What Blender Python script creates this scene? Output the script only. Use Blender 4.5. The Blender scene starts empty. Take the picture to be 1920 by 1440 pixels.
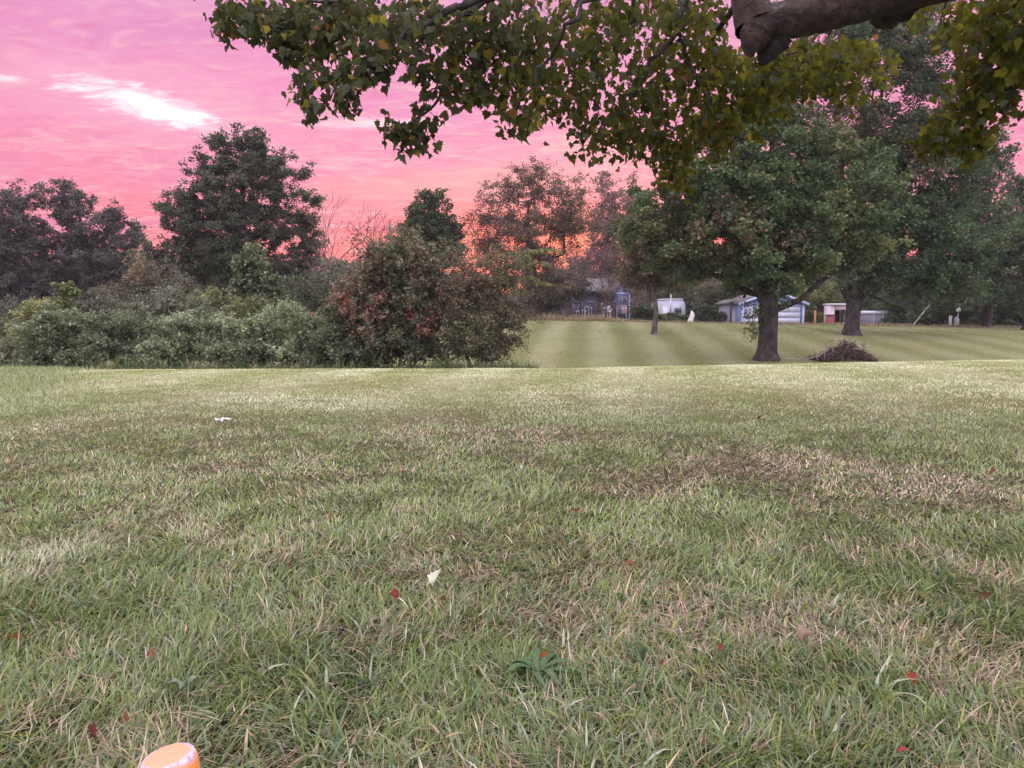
import bpy, math
import numpy as np
from mathutils import Vector

# ------------------------------------------------------------------ camera
sc = bpy.context.scene
CAMZ = 0.9
F = 1442.0
PITCH = math.atan(120.0 / F)
cam_d = bpy.data.cameras.new('camera'); cam = bpy.data.objects.new('camera', cam_d)
sc.collection.objects.link(cam); sc.camera = cam
cam_d.sensor_width = 36.0; cam_d.lens = F / 1920 * 36.0
cam_d.clip_start = 0.05; cam_d.clip_end = 6000
cam.location = (0, 0, CAMZ); cam.rotation_euler = (math.pi / 2 - PITCH, 0, 0)
sc.view_settings.view_transform = 'Standard'; sc.view_settings.look = 'None'
sc.view_settings.exposure = 0.0; sc.view_settings.gamma = 1.0
sc.render.resolution_x = 1024; sc.render.resolution_y = 768
sc.cycles.max_bounces = 6; sc.cycles.diffuse_bounces = 3; sc.cycles.transmission_bounces = 4
sc.cycles.transparent_max_bounces = 6

# ------------------------------------------------------------------ world: dusk sky
world = bpy.data.worlds.new('World'); sc.world = world; world.use_nodes = True
nt = world.node_tree; nt.nodes.clear()
def N(nt, t, **k):
    n = nt.nodes.new(t)
    for a, b in k.items(): setattr(n, a, b)
    return n
def L(nt, a, b): nt.links.new(a, b)
def mathn(nt, op, a, b=None, c=None, clamp=False):
    n = N(nt, 'ShaderNodeMath', operation=op); n.use_clamp = clamp
    for i, v in enumerate((a, b, c)):
        if v is None: continue
        if isinstance(v, (int, float)): n.inputs[i].default_value = v
        else: L(nt, v, n.inputs[i])
    return n.outputs[0]
def maprange(nt, v, a, b, c=0.0, d=1.0, kind='SMOOTHSTEP'):
    n = N(nt, 'ShaderNodeMapRange', interpolation_type=kind)
    n.inputs[1].default_value = a; n.inputs[2].default_value = b
    n.inputs[3].default_value = c; n.inputs[4].default_value = d
    L(nt, v, n.inputs[0]); return n.outputs[0]
def mixc(nt, f, a, b, mode='MIX'):
    n = N(nt, 'ShaderNodeMix', data_type='RGBA', blend_type=mode); n.clamp_factor = True
    if isinstance(f, (int, float)): n.inputs[0].default_value = f
    else: L(nt, f, n.inputs[0])
    for s, v in ((6, a), (7, b)):
        if isinstance(v, tuple): n.inputs[s].default_value = (v[0], v[1], v[2], 1)
        else: L(nt, v, n.inputs[s])
    return n.outputs[2]
def ramp(nt, v, stops):
    n = N(nt, 'ShaderNodeValToRGB'); r = n.color_ramp; r.interpolation = 'LINEAR'
    while len(r.elements) < len(stops): r.elements.new(0.5)
    for e, (p, c) in zip(r.elements, stops):
        e.position = p; e.color = (c[0], c[1], c[2], 1)
    L(nt, v, n.inputs[0]); return n.outputs[0]
def noise(nt, vec, scale, detail=4, rough=0.5, dist=0.0):
    n = N(nt, 'ShaderNodeTexNoise'); n.inputs['Scale'].default_value = scale
    n.inputs['Detail'].default_value = detail; n.inputs['Roughness'].default_value = rough
    n.inputs['Distortion'].default_value = dist
    if vec is not None: L(nt, vec, n.inputs['Vector'])
    return n.outputs[0]
def srgb(r, g, b):
    return tuple(((c / 255) / 12.92 if c / 255 <= 0.04045 else ((c / 255 + 0.055) / 1.055) ** 2.4) for c in (r, g, b))

SUN_EL = math.radians(5.0); SUN_AZ = math.atan((1090 - 960) / F)      # azimuth measured from +Y towards +X
tc = N(nt, 'ShaderNodeTexCoord'); sep = N(nt, 'ShaderNodeSeparateXYZ'); L(nt, tc.outputs['Generated'], sep.inputs[0])
X, Y, Z = sep.outputs
el = mathn(nt, 'MAXIMUM', Z, 0.0)
# cloud deck: direction projected on a flat layer overhead
den = mathn(nt, 'ADD', el, 0.10)
cx = mathn(nt, 'DIVIDE', X, den); cy = mathn(nt, 'DIVIDE', Y, den)
comb = N(nt, 'ShaderNodeCombineXYZ'); L(nt, cx, comb.inputs[0]); L(nt, cy, comb.inputs[1])
mp = N(nt, 'ShaderNodeMapping'); L(nt, comb.outputs[0], mp.inputs[0])
mp.inputs['Rotation'].default_value = (0, 0, math.radians(-24)); mp.inputs['Scale'].default_value = (0.8, 1.45, 1)
deck = mp.outputs[0]
n_big = noise(nt, deck, 0.9, 5, 0.55, 0.6)
n_str = noise(nt, deck, 3.2, 6, 0.62, 0.9)
n_fine = noise(nt, deck, 11.0, 5, 0.6, 0.8)
# base colour by elevation
base = ramp(nt, el, [(0.0, srgb(255, 86, 78)), (0.055, srgb(255, 100, 98)), (0.10, srgb(255, 126, 140)), (0.16, srgb(255, 147, 177)),
                     (0.27, srgb(252, 158, 200)), (0.40, srgb(226, 164, 212)), (0.7, srgb(178, 160, 214)), (1.0, srgb(170, 175, 225))])
mauve = mixc(nt, maprange(nt, n_big, 0.42, 0.68), base, mixc(nt, 0.5, base, srgb(226, 140, 196)))
lowmask = maprange(nt, el, 0.03, 0.10)
streak = mathn(nt, 'MULTIPLY', maprange(nt, n_str, 0.50, 0.70), mathn(nt, 'MULTIPLY', maprange(nt, n_fine, 0.35, 0.65), 0.8))
n_mot = noise(nt, deck, 6.0, 6, 0.65, 1.4)
mauve = mixc(nt, maprange(nt, n_mot, 0.48, 0.66, 0, 0.7), mauve, srgb(255, 186, 204))
mauve = mixc(nt, maprange(nt, n_mot, 0.48, 0.32, 0, 0.5), mauve, srgb(236, 126, 176))
cream = mixc(nt, streak, mauve, srgb(255, 204, 204))
# bright white opening in the cloud, upper left
def blob(px, py, rx, ry, ang=0.0):
    v = Vector(((px - 960) / F, 1.0, 0)); dz = (720 - py) / F
    d = Vector((v.x, math.cos(-PITCH) - dz * math.sin(-PITCH), math.sin(-PITCH) + dz * math.cos(-PITCH))).normalized()
    a = mathn(nt, 'SUBTRACT', mathn(nt, 'DIVIDE', X, mathn(nt, 'MAXIMUM', Y, 0.05)), d.x / d.y)
    b = mathn(nt, 'SUBTRACT', mathn(nt, 'DIVIDE', Z, mathn(nt, 'MAXIMUM', Y, 0.05)), d.z / d.y)
    ca, sa = math.cos(ang), math.sin(ang)
    u = mathn(nt, 'DIVIDE', mathn(nt, 'ADD', mathn(nt, 'MULTIPLY', a, ca), mathn(nt, 'MULTIPLY', b, sa)), rx / F)
    w = mathn(nt, 'DIVIDE', mathn(nt, 'SUBTRACT', mathn(nt, 'MULTIPLY', b, ca), mathn(nt, 'MULTIPLY', a, sa)), ry / F)
    r = mathn(nt, 'SQRT', mathn(nt, 'ADD', mathn(nt, 'MULTIPLY', u, u), mathn(nt, 'MULTIPLY', w, w)))
    return r
def brk(r, a, b, amt):       # ragged falloff
    rr = mathn(nt, 'ADD', r, mathn(nt, 'MULTIPLY', mathn(nt, 'SUBTRACT', n_fine, 0.5), amt))
    rr = mathn(nt, 'ADD', rr, mathn(nt, 'MULTIPLY', mathn(nt, 'SUBTRACT', n_str, 0.5), amt))
    return maprange(nt, rr, a, b, 1.0, 0.0)
wh = mathn(nt, 'MAXIMUM', mathn(nt, 'MULTIPLY', brk(blob(270, 192, 150, 26, -0.27), 0.2, 1.4, 2.3), maprange(nt, n_mot, .30, .52, .35, 1)), brk(blob(350, 222, 60, 16, -0.3), 0.1, 1.3, 1.5))
wh = mathn(nt, 'MAXIMUM', wh, mathn(nt, 'MULTIPLY', brk(blob(700, 232, 130, 10, -0.02), 0.1, 1.5, 2.4), 0.55))
wh = mathn(nt, 'MAXIMUM', wh, mathn(nt, 'MULTIPLY', brk(blob(15, 148, 50, 9, -0.1), 0.1, 1.3, 2.2), 0.6))
halo = brk(blob(250, 190, 330, 80, -0.2), 0.0, 1.4, 0.9)
c1 = mixc(nt, mathn(nt, 'MULTIPLY', halo, 0.6), cream, srgb(255, 186, 214))
c1 = mixc(nt, wh, c1, (1.25, 1.12, 1.18))
# pale warm bank and the red-orange glow low down
pale = brk(blob(840, 345, 330, 34, 0.05), 0.0, 1.5, 1.6)
c1 = mixc(nt, mathn(nt, 'MULTIPLY', pale, 0.5), c1, srgb(255, 178, 170))
glow = brk(blob(1030, 470, 380, 105), 0.1, 1.4, 0.5)
c1 = mixc(nt, mathn(nt, 'MULTIPLY', glow, 0.95), c1, (1.35, 0.19, 0.155))
# the rest of the sky (overhead and behind the viewer) is pale, cooler, and brightened as added fill for lawn and trees
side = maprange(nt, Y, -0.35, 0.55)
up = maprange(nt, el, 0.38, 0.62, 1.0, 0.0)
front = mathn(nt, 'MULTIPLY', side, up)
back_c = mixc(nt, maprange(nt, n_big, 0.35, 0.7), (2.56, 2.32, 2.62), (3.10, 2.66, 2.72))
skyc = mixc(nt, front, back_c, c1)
nis = N(nt, 'ShaderNodeTexSky', sky_type='NISHITA'); nis.sun_disc = False
nis.sun_elevation = SUN_EL; nis.sun_rotation = SUN_AZ; nis.dust_density = 2.0
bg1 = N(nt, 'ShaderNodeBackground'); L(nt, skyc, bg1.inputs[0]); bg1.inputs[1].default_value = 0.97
bg2 = N(nt, 'ShaderNodeBackground'); L(nt, nis.outputs[0], bg2.inputs[0]); bg2.inputs[1].default_value = 0.006
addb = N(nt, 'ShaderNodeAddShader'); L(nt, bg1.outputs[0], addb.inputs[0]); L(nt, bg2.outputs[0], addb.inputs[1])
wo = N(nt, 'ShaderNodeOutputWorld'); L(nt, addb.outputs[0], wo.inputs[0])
world.cycles.sampling_method = 'MANUAL'; world.cycles.sample_map_resolution = 512

sun_d = bpy.data.lights.new('sun', 'SUN'); sun_d.energy = 0.5; sun_d.angle = math.radians(14); sun_d.color = (1.0, 0.55, 0.45)
sun = bpy.data.objects.new('sun', sun_d); sc.collection.objects.link(sun)
sd = Vector((math.sin(SUN_AZ) * math.cos(SUN_EL), math.cos(SUN_AZ) * math.cos(SUN_EL), math.sin(SUN_EL)))
sun.rotation_euler = sd.to_track_quat('Z', 'Y').to_euler(); sun.location = (0, 0, 60)

# ------------------------------------------------------------------ helpers
col = sc.collection
def P(px, py, D):
    """world point seen at photo pixel (px,py) at distance D along +Y"""
    dz = (720 - py) / F
    d = np.array([(px - 960) / F, math.cos(PITCH) + dz * math.sin(PITCH), -math.sin(PITCH) + dz * math.cos(PITCH)])
    return np.array([0, 0, CAMZ]) + d * (D / d[1])
def PX(D): return D / F

def tag(o, label=None, cat=None, group=None, kind=None):
    if label: o['label'] = label
    if cat: o['category'] = cat
    if group: o['group'] = group
    if kind: o['kind'] = kind
    return o
def empty(name, loc, label=None, cat=None, group=None):
    o = bpy.data.objects.new(name, None); o.location = [float(v) for v in loc]; col.objects.link(o)
    o.empty_display_size = 0.2
    return tag(o, label, cat, group)
def mesh_obj(name, V, Fq, mat, parent=None, cols=None, smooth=False, tris=None):
    V = np.asarray(V, dtype=np.float32)
    if parent is not None: V = V - np.array(parent_world(parent), dtype=np.float32)
    me = bpy.data.meshes.new(name)
    nq = 0 if Fq is None else len(Fq); ntq = 0 if tris is None else len(tris)
    idx = np.concatenate([np.asarray(Fq, dtype=np.int32).ravel() if nq else np.zeros(0, np.int32),
                          np.asarray(tris, dtype=np.int32).ravel() if ntq else np.zeros(0, np.int32)])
    starts = np.concatenate([np.arange(nq) * 4, nq * 4 + np.arange(ntq) * 3]).astype(np.int32)
    tot = np.concatenate([np.full(nq, 4), np.full(ntq, 3)]).astype(np.int32)
    me.vertices.add(len(V)); me.vertices.foreach_set('co', V.ravel())
    me.loops.add(len(idx)); me.loops.foreach_set('vertex_index', idx)
    me.polygons.add(nq + ntq); me.polygons.foreach_set('loop_start', starts); me.polygons.foreach_set('loop_total', tot)
    if smooth: me.polygons.foreach_set('use_smooth', np.ones(nq + ntq, dtype=bool))
    me.update(calc_edges=True)
    if cols is not None:
        at = me.color_attributes.new('Col', 'FLOAT_COLOR', 'POINT')
        c4 = np.ones((len(V), 4), dtype=np.float32); c4[:, :3] = cols
        at.data.foreach_set('color', c4.ravel())
    me.materials.append(mat)
    o = bpy.data.objects.new(name, me); col.objects.link(o)
    if parent is not None: o.parent = parent
    return o
def parent_world(p):
    v = Vector((0, 0, 0))
    while p is not None: v = v + p.location; p = p.parent
    return v
class MB:
    def __init__(s): s.V = []; s.Q = []; s.T = []; s.n = 0
    def add(s, V, Q=None, T=None):
        V = np.asarray(V, float); s.V.append(V)
        if Q is not None and len(Q): s.Q.append(np.asarray(Q) + s.n)
        if T is not None and len(T): s.T.append(np.asarray(T) + s.n)
        s.n += len(V); return s
    def box(s, c, size, rot=0.0):
        h = np.array(size) / 2.0
        v = np.array([[x, y, z] for x in (-1, 1) for y in (-1, 1) for z in (-1, 1)]) * h
        v = v @ np.array([[math.cos(rot), math.sin(rot), 0], [-math.sin(rot), math.cos(rot), 0], [0, 0, 1]])
        return s.add(v + np.array(c), [[0, 1, 3, 2], [4, 6, 7, 5], [0, 4, 5, 1], [2, 3, 7, 6], [0, 2, 6, 4], [1, 5, 7, 3]])
    def prism(s, prof, y0, y1):
        """profile (x,z) list extruded along y (convex)"""
        n = len(prof); v = [[p[0], y0, p[1]] for p in prof] + [[p[0], y1, p[1]] for p in prof]
        Q = [[i, (i + 1) % n, n + (i + 1) % n, n + i] for i in range(n)]
        T = [[0, i + 1, i] for i in range(1, n - 1)] + [[n, n + i, n + i + 1] for i in range(1, n - 1)]
        return s.add(v, Q, T)
    def tube(s, pts, rad, sides=6, cap=True):
        pts = np.asarray(pts, float); rad = np.broadcast_to(np.asarray(rad, float), (len(pts),))
        t = np.gradient(pts, axis=0); t /= np.linalg.norm(t, axis=1)[:, None] + 1e-9
        up = np.array([0.13, 0.31, 0.94]); V = []
        a = np.arange(sides) * 2 * math.pi / sides
        u = np.cross(t[0], up); u /= np.linalg.norm(u) + 1e-9
        for p, d, r in zip(pts, t, rad):
            u = u - d * u.dot(d); u /= np.linalg.norm(u) + 1e-9; w = np.cross(d, u)
            V.append(p + r * (np.cos(a)[:, None] * u + np.sin(a)[:, None] * w))
        V = np.concatenate(V); n = len(pts)
        i = np.arange(sides); j = (i + 1) % sides
        Q = np.concatenate([np.stack([k * sides + i, k * sides + j, (k + 1) * sides + j, (k + 1) * sides + i], 1) for k in range(n - 1)])
        T = []
        if cap: T = [[0, k + 1, k] for k in range(1, sides - 1)] + [[(n - 1) * sides, (n - 1) * sides + k, (n - 1) * sides + k + 1] for k in range(1, sides - 1)]
        return s.add(V, Q, T)
    def lathe(s, prof, c, sides=24, tilt=None):
        a = np.arange(sides) * 2 * math.pi / sides
        V = np.concatenate([np.stack([r * np.cos(a), r * np.sin(a), np.full(sides, z)], 1) for r, z in prof])
        if tilt is not None:
            from mathutils import Euler
            V = V @ np.array(Euler(tilt).to_matrix()).T
        i = np.arange(sides); j = (i + 1) % sides
        Q = np.concatenate([np.stack([k * sides + i, k * sides + j, (k + 1) * sides + j, (k + 1) * sides + i], 1) for k in range(len(prof) - 1)])
        n = len(prof)
        T = [[0, k + 1, k] for k in range(1, sides - 1)] + [[(n - 1) * sides, (n - 1) * sides + k, (n - 1) * sides + k + 1] for k in range(1, sides - 1)]
        return s.add(V + np.array(c), Q, T)
    def build(s, name, mat, parent=None, smooth=False, cols=None):
        return mesh_obj(name, np.concatenate(s.V), np.concatenate(s.Q) if s.Q else None, mat, parent, cols, smooth,
                        np.concatenate(s.T) if s.T else None)

# 2-D value noise
_r = np.random.default_rng(5); _tab = _r.random((256, 256))
def vn(x, y, s):
    x = np.asarray(x) / s + 1000.3; y = np.asarray(y) / s + 1000.7
    xi = np.floor(x).astype(int); yi = np.floor(y).astype(int); fx = x - xi; fy = y - yi
    fx = fx * fx * (3 - 2 * fx); fy = fy * fy * (3 - 2 * fy)
    g = lambda a, b: _tab[a & 255, b & 255]
    return (g(xi, yi) * (1 - fx) + g(xi + 1, yi) * fx) * (1 - fy) + (g(xi, yi + 1) * (1 - fx) + g(xi + 1, yi + 1) * fx) * fy
def fbm(x, y, s): return (vn(x, y, s) + 0.5 * vn(x, y, s / 2.1) + 0.25 * vn(x, y, s / 4.3)) / 1.75

# ------------------------------------------------------------------ terrain
_py = np.array([-40, 0, 12, 14.5, 16, 18, 22, 26, 30, 34, 38, 42, 48, 53, 56, 60, 68, 80, 100, 200, 2000.])
_pz = np.array([0, 0, 0, -0.01, -0.08, -0.27, -0.72, -0.93, -0.80, -0.52, -0.19, 0.13, 0.52, 0.84, 0.86, 0.55, 0.0, 0.0, 0.1, 0.5, 1.0])
_ty = np.arange(-40, 2001, 0.5); _tz = np.interp(_ty, _py, _pz)
_k = np.exp(-0.5 * (np.arange(-8, 9) / 3.0) ** 2); _k /= _k.sum()
_tz = np.convolve(np.pad(_tz, 8, mode='edge'), _k, mode='valid')
def ss(a, b, v): t = np.clip((v - a) / (b - a), 0, 1); return t * t * (3 - 2 * t)
def gz(x, y):
    x = np.asarray(x, float); y = np.asarray(y, float)
    z = np.interp(y, _ty, _tz)
    near = ss(2, 15, y) * (1 - ss(16, 26, y))
    z = z + near * (0.019 * np.clip(x - 1, 0, 14) + 0.003 * np.clip(x, -14, 0))
    z = z + ss(38, 54, y) * (1 - ss(90, 200, y)) * (-0.015) * np.clip(x - 1.5, -25, 40)
    z = z + 1.25 * np.exp(-(((x - 9) / 14) ** 2 + ((y - 95) / 13) ** 2))
    z = z + 0.02 * (vn(x, y, 2.2) - 0.5) * (1 - ss(12, 16, y)) + 0.08 * (vn(x, y, 9) - 0.5) * ss(16, 24, y)
    return z
def stripe(x, y):
    """-1..1 mown stripe pattern"""
    s = x - 0.10 * y + 0.0016 * np.clip(x - 6, 0, 40) * (y - 30)
    v = np.sin(s * math.pi / 1.25 + 1.2 * (vn(x, y, 3.0) - .5))
    fade = 1 - .9 * ss(6, 13, x * (1 - 0 * y)) * ss(24, 30, y)
    return np.clip(v * 1.7, -1, 1) * fade

# ------------------------------------------------------------------ materials
def mat_base(name):
    m = bpy.data.materials.new(name); m.use_nodes = True; t = m.node_tree; b = t.nodes['Principled BSDF']; return m, t, b
def leaf_mat(name, transl=0.3, rough=0.55, spec=0.25, boost=1.0):
    m, t, b = mat_base(name)
    a = N(t, 'ShaderNodeAttribute', attribute_name='Col')
    b.inputs['Roughness'].default_value = rough; b.inputs['Specular IOR Level'].default_value = spec
    L(t, a.outputs['Color'], b.inputs['Base Color'])
    tr = N(t, 'ShaderNodeBsdfTranslucent')
    g = mixc(t, 1.0, a.outputs['Color'], (1.15 * boost, 1.25 * boost, 0.75 * boost), 'MULTIPLY'); L(t, g, tr.inputs[0])
    mx = N(t, 'ShaderNodeMixShader'); mx.inputs[0].default_value = transl
    L(t, b.outputs[0], mx.inputs[1]); L(t, tr.outputs[0], mx.inputs[2])
    L(t, mx.outputs[0], t.nodes['Material Output'].inputs[0]); return m
def bark_mat(name, c1, c2, scale=6.0, bump=0.6):
    m, t, b = mat_base(name); tcn = N(t, 'ShaderNodeTexCoord'); mpn = N(t, 'ShaderNodeMapping')
    L(t, tcn.outputs['Object'], mpn.inputs[0]); mpn.inputs['Scale'].default_value = (1, 1, 0.22)
    n1 = noise(t, mpn.outputs[0], scale * 2, 6, 0.65, 0.4); n2 = noise(t, tcn.outputs['Object'], scale * 0.35, 4, 0.6)
    c = mixc(t, maprange(t, n1, 0.38, 0.62), c1, c2)
    c = mixc(t, maprange(t, n2, 0.5, 0.75, 0, 0.6), c, tuple(min(1, v * 1.9 + 0.02) for v in c2))
    L(t, c, b.inputs['Base Color']); b.inputs['Roughness'].default_value = 0.9; b.inputs['Specular IOR Level'].default_value = 0.15
    bp = N(t, 'ShaderNodeBump'); bp.inputs['Strength'].default_value = bump; bp.inputs['Distance'].default_value = 0.03
    L(t, n1, bp.inputs['Height']); L(t, bp.outputs[0], b.inputs['Normal']); return m
def paint_mat(name, c, var=0.25, scale=3.0, rough=0.6, lap=None, metal=0.0):
    m, t, b = mat_base(name); tcn = N(t, 'ShaderNodeTexCoord')
    n1 = noise(t, tcn.outputs['Object'], scale, 5, 0.65)
    cc = mixc(t, maprange(t, n1, 0.35, 0.75, 0, var), c, tuple(v * 0.45 + 0.02 for v in c))
    L(t, cc, b.inputs['Base Color']); b.inputs['Roughness'].default_value = rough; b.inputs['Metallic'].default_value = metal
    if lap:
        s = N(t, 'ShaderNodeSeparateXYZ'); L(t, tcn.outputs['Object'], s.inputs[0])
        w = mathn(t, 'FRACT', mathn(t, 'DIVIDE', s.outputs[2], lap))
        bp = N(t, 'ShaderNodeBump'); bp.inputs['Strength'].default_value = 0.9; bp.inputs['Distance'].default_value = 0.03
        L(t, w, bp.inputs['Height']); L(t, bp.outputs[0], b.inputs['Normal'])
    return m
M_leaf = leaf_mat('leaf_foliage', 0.28)
M_near = leaf_mat('near_maple_leaf', 0.5, 0.6, 0.12, 1.15)
M_grass = leaf_mat('grass_blade', 0.22, 0.5, 0.35)
M_litter = leaf_mat('fallen_leaf_surface', 0.15, 0.6, 0.2)
M_bark = bark_mat('maple_bark', (0.022, 0.019, 0.020), (0.060, 0.052, 0.054))
M_bark2 = bark_mat('grey_bark', (0.05, 0.042, 0.045), (0.13, 0.11, 0.115))
M_limb = bark_mat('limb_bark', (0.040, 0.026, 0.027), (0.085, 0.060, 0.062), 4.0, 1.0)
m_, t, b = mat_base('limb_bark_rough'); ob_ = N(t, 'ShaderNodeTexCoord').outputs['Object']
l1 = noise(t, ob_, 9, 8, .7, .5); l2 = noise(t, ob_, 38, 6, .7, .3); l3 = noise(t, ob_, 3.5, 5, .6)
lc = mixc(t, maprange(t, l1, .40, .62), (.016, .010, .010), (.058, .035, .032)); lc = mixc(t, maprange(t, l2, .56, .70, 0, .6), lc, (.11, .08, .078)); lc = mixc(t, mathn(t, 'MULTIPLY', maprange(t, l3, .62, .70), maprange(t, l2, .42, .55)), lc, (.13, .11, .125))
L(t, lc, b.inputs['Base Color']); b.inputs['Roughness'].default_value = .75; b.inputs['Specular IOR Level'].default_value = .3
bp = N(t, 'ShaderNodeBump'); bp.inputs['Strength'].default_value = 1; bp.inputs['Distance'].default_value = .05; L(t, mathn(t, 'ADD', l1, mathn(t, 'MULTIPLY', l2, .45)), bp.inputs['Height']); L(t, bp.outputs[0], b.inputs['Normal']); M_limb = m_
M_twig = bark_mat('dead_twig_bark', (0.16, 0.12, 0.13), (0.36, 0.29, 0.30))
M_twigd = bark_mat('dark_twig_bark', (0.04, 0.028, 0.03), (0.10, 0.07, 0.075))
M_bare = bark_mat('bare_twig_bark', (0.10, 0.05, 0.055), (0.2, 0.11, 0.12))

# ground material: soil and thatch near, mown lawn farther, stripe sheen painted as colour
m_ground, t, b = mat_base('lawn_ground'); tcn = N(t, 'ShaderNodeTexCoord'); obj = tcn.outputs['Object']
s = N(t, 'ShaderNodeSeparateXYZ'); L(t, obj, s.inputs[0])
bend = mathn(t, 'MULTIPLY', mathn(t, 'MULTIPLY', maprange(t, s.outputs[0], 6, 46, 0, 40, 'LINEAR'), 0.0016), mathn(t, 'SUBTRACT', s.outputs[1], 30.0))
sv = mathn(t, 'ADD', mathn(t, 'SUBTRACT', s.outputs[0], mathn(t, 'MULTIPLY', s.outputs[1], 0.10)), bend)
wv = mathn(t, 'MULTIPLY', mathn(t, 'SINE', mathn(t, 'MULTIPLY', sv, math.pi / 1.25)), 2.0)
nn = noise(t, obj, 0.9, 5, 0.6); nf = noise(t, obj, 14.0, 5, 0.7)
lawn = mixc(t, maprange(t, mathn(t, 'ADD', wv, mathn(t, 'MULTIPLY', mathn(t, 'SUBTRACT', nn, 0.5), 3.5)), -2.5, 2.5), (0.16, 0.178, 0.07), (0.25, 0.265, 0.155))
lawn = mixc(t, maprange(t, nn, 0.48, 0.72, 0, 0.45), lawn, (0.22, 0.18, 0.085))
lawn = mixc(t, maprange(t, nf, 0.35, 0.7, 0, 0.5), lawn, (0.085, 0.10, 0.03))
soil = mixc(t, maprange(t, nf, 0.35, 0.65), (0.02, 0.022, 0.012), (0.07, 0.06, 0.042))
gc = mixc(t, maprange(t, mathn(t, 'MAXIMUM', s.outputs[1], mathn(t, 'MULTIPLY', mathn(t, 'ABSOLUTE', s.outputs[0]), 1.6)), 4, 12), soil, lawn)
L(t, gc, b.inputs['Base Color']); b.inputs['Roughness'].default_value = 0.95; b.inputs['Specular IOR Level'].default_value = 0.1
bp = N(t, 'ShaderNodeBump'); bp.inputs['Strength'].default_value = 0.5; bp.inputs['Distance'].default_value = 0.04
L(t, nf, bp.inputs['Height']); L(t, bp.outputs[0], b.inputs['Normal'])

def axis(lim, near, step):
    a = list(np.arange(0, near, step)); d = step
    while a[-1] < lim: d *= 1.12; a.append(a[-1] + d)
    return np.array(a)
ax = axis(420, 40, 0.5); gx = np.concatenate([-ax[:0:-1], ax])
gyp = axis(420, 110, 0.5); gyn = axis(200, 5, 0.6); gy = np.concatenate([-gyn[:0:-1], gyp])
GX, GY = np.meshgrid(gx, gy); GV = np.stack([GX.ravel(), GY.ravel(), gz(GX, GY).ravel()], 1)
nx, ny = len(gx), len(gy); ii, jj = np.meshgrid(np.arange(nx - 1), np.arange(ny - 1)); q0 = (jj * nx + ii).ravel()
ground = mesh_obj('ground', GV, np.stack([q0, q0 + 1, q0 + nx + 1, q0 + nx], 1), m_ground, smooth=True)
tag(ground, kind='structure')

# ------------------------------------------------------------------ grass
rng = np.random.default_rng(11)
def blades(x, y, h, w, lean, az, bendv, cols, levels, zofs=0.0):
    """vectorised blades: returns verts, quads, colours"""
    n = len(x); z = gz(x, y) + zofs
    ts = np.linspace(0, 1, levels + 1)
    lx, ly = np.cos(az), np.sin(az)
    sx, sy = -np.sin(az + rng.normal(0, .5, n)), np.cos(az + rng.normal(0, .5, n))
    V = np.zeros((n, levels + 1, 2, 3), np.float32)
    for k, tt in enumerate(ts):
        a = lean + bendv * tt
        r = h * tt * np.sin(a); zz = h * tt * np.cos(a)
        ww = w * (1 - tt ** 2 * 0.9) * 0.5
        cxp = x + lx * r; cyp = y + ly * r
        for sdn, sg in ((0, -1), (1, 1)):
            V[:, k, sdn, 0] = cxp + sg * sx * ww; V[:, k, sdn, 1] = cyp + sg * sy * ww
            V[:, k, sdn, 2] = z + np.maximum(zz, 0.003)
    V = V.reshape(-1, 3); per = (levels + 1) * 2
    base_i = (np.arange(n) * per)[:, None, None]
    k = np.arange(levels)[None, :, None] * 2
    Q = (base_i + k + np.array([0, 1, 3, 2])[None, None, :]).reshape(-1, 4)
    C = np.repeat(cols, per, axis=0)
    return V, Q, C
def pxg(px, py):
    D = CAMZ * F / (py - 600.0); return ((px - 960) / F * D, D)
# worn straw coloured patches and lush patches, given on the ground
def patches(x, y, lst):
    o = np.zeros_like(x)
    for px, py, rx, ry, a in lst:
        cx_, cy_ = pxg(px, py); _, y1 = pxg(px, py - ry); _, y2 = pxg(px, py + ry)
        sx_ = rx / F * cy_; sy_ = (y1 - y2) / 2
        o = np.maximum(o, a * np.exp(-(((x - cx_) / sx_) ** 2 + ((y - cy_) / sy_) ** 2)))
    return o
DRY = [(1500, 880, 190, 45, 1), (1700, 925, 140, 45, .9), (1270, 900, 120, 28, .6), (760, 795, 230, 22, .7), (380, 880, 90, 35, .8), (1000, 1195, 130, 34, 1.1),
       (690, 1215, 110, 25, 1.0), (1260, 1180, 90, 30, .9), (1150, 890, 90, 16, .6), (520, 935, 120, 20, .5), (1750, 900, 160, 26, .7), (330, 800, 120, 14, .7),
       (830, 1100, 150, 20, .5), (1500, 1200, 70, 25, .9), (1700, 1050, 190, 30, .6), (300, 1385, 70, 25, 0.9), (1560, 960, 200, 30, .6), (1000, 810, 200, 14, .6),
       (780, 960, 60, 20, .8), (960, 1360, 160, 22, .6), (1850, 1080, 100, 40, .6), (90, 1260, 60, 40, .6)]
LUSH = [(100, 980, 170, 90, .8), (130, 1120, 200, 80, .7), (600, 800, 100, 16, .6), (1250, 800, 240, 16, .8), (1200, 1330, 240, 70, .8), (450, 1260, 260, 80, .6),
        (1650, 1300, 260, 90, .7), (700, 1050, 200, 40, .5), (1000, 950, 100, 24, .5), (60, 760, 120, 40, 1)]
PALE = [(560, 745, 190, 16, 1), (640, 762, 90, 12, 1), (330, 712, 130, 9, .9), (1010, 735, 60, 24, .8), (1140, 740, 70, 26, .9), (1450, 715, 260, 14, 1), (1750, 730, 200, 20, .8), (1620, 700, 300, 10, .9), (930, 705, 160, 7, .7), (60, 740, 110, 24, .7), (640, 1075, 60, 20, .4), (120, 1040, 120, 50, .4)]
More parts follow.
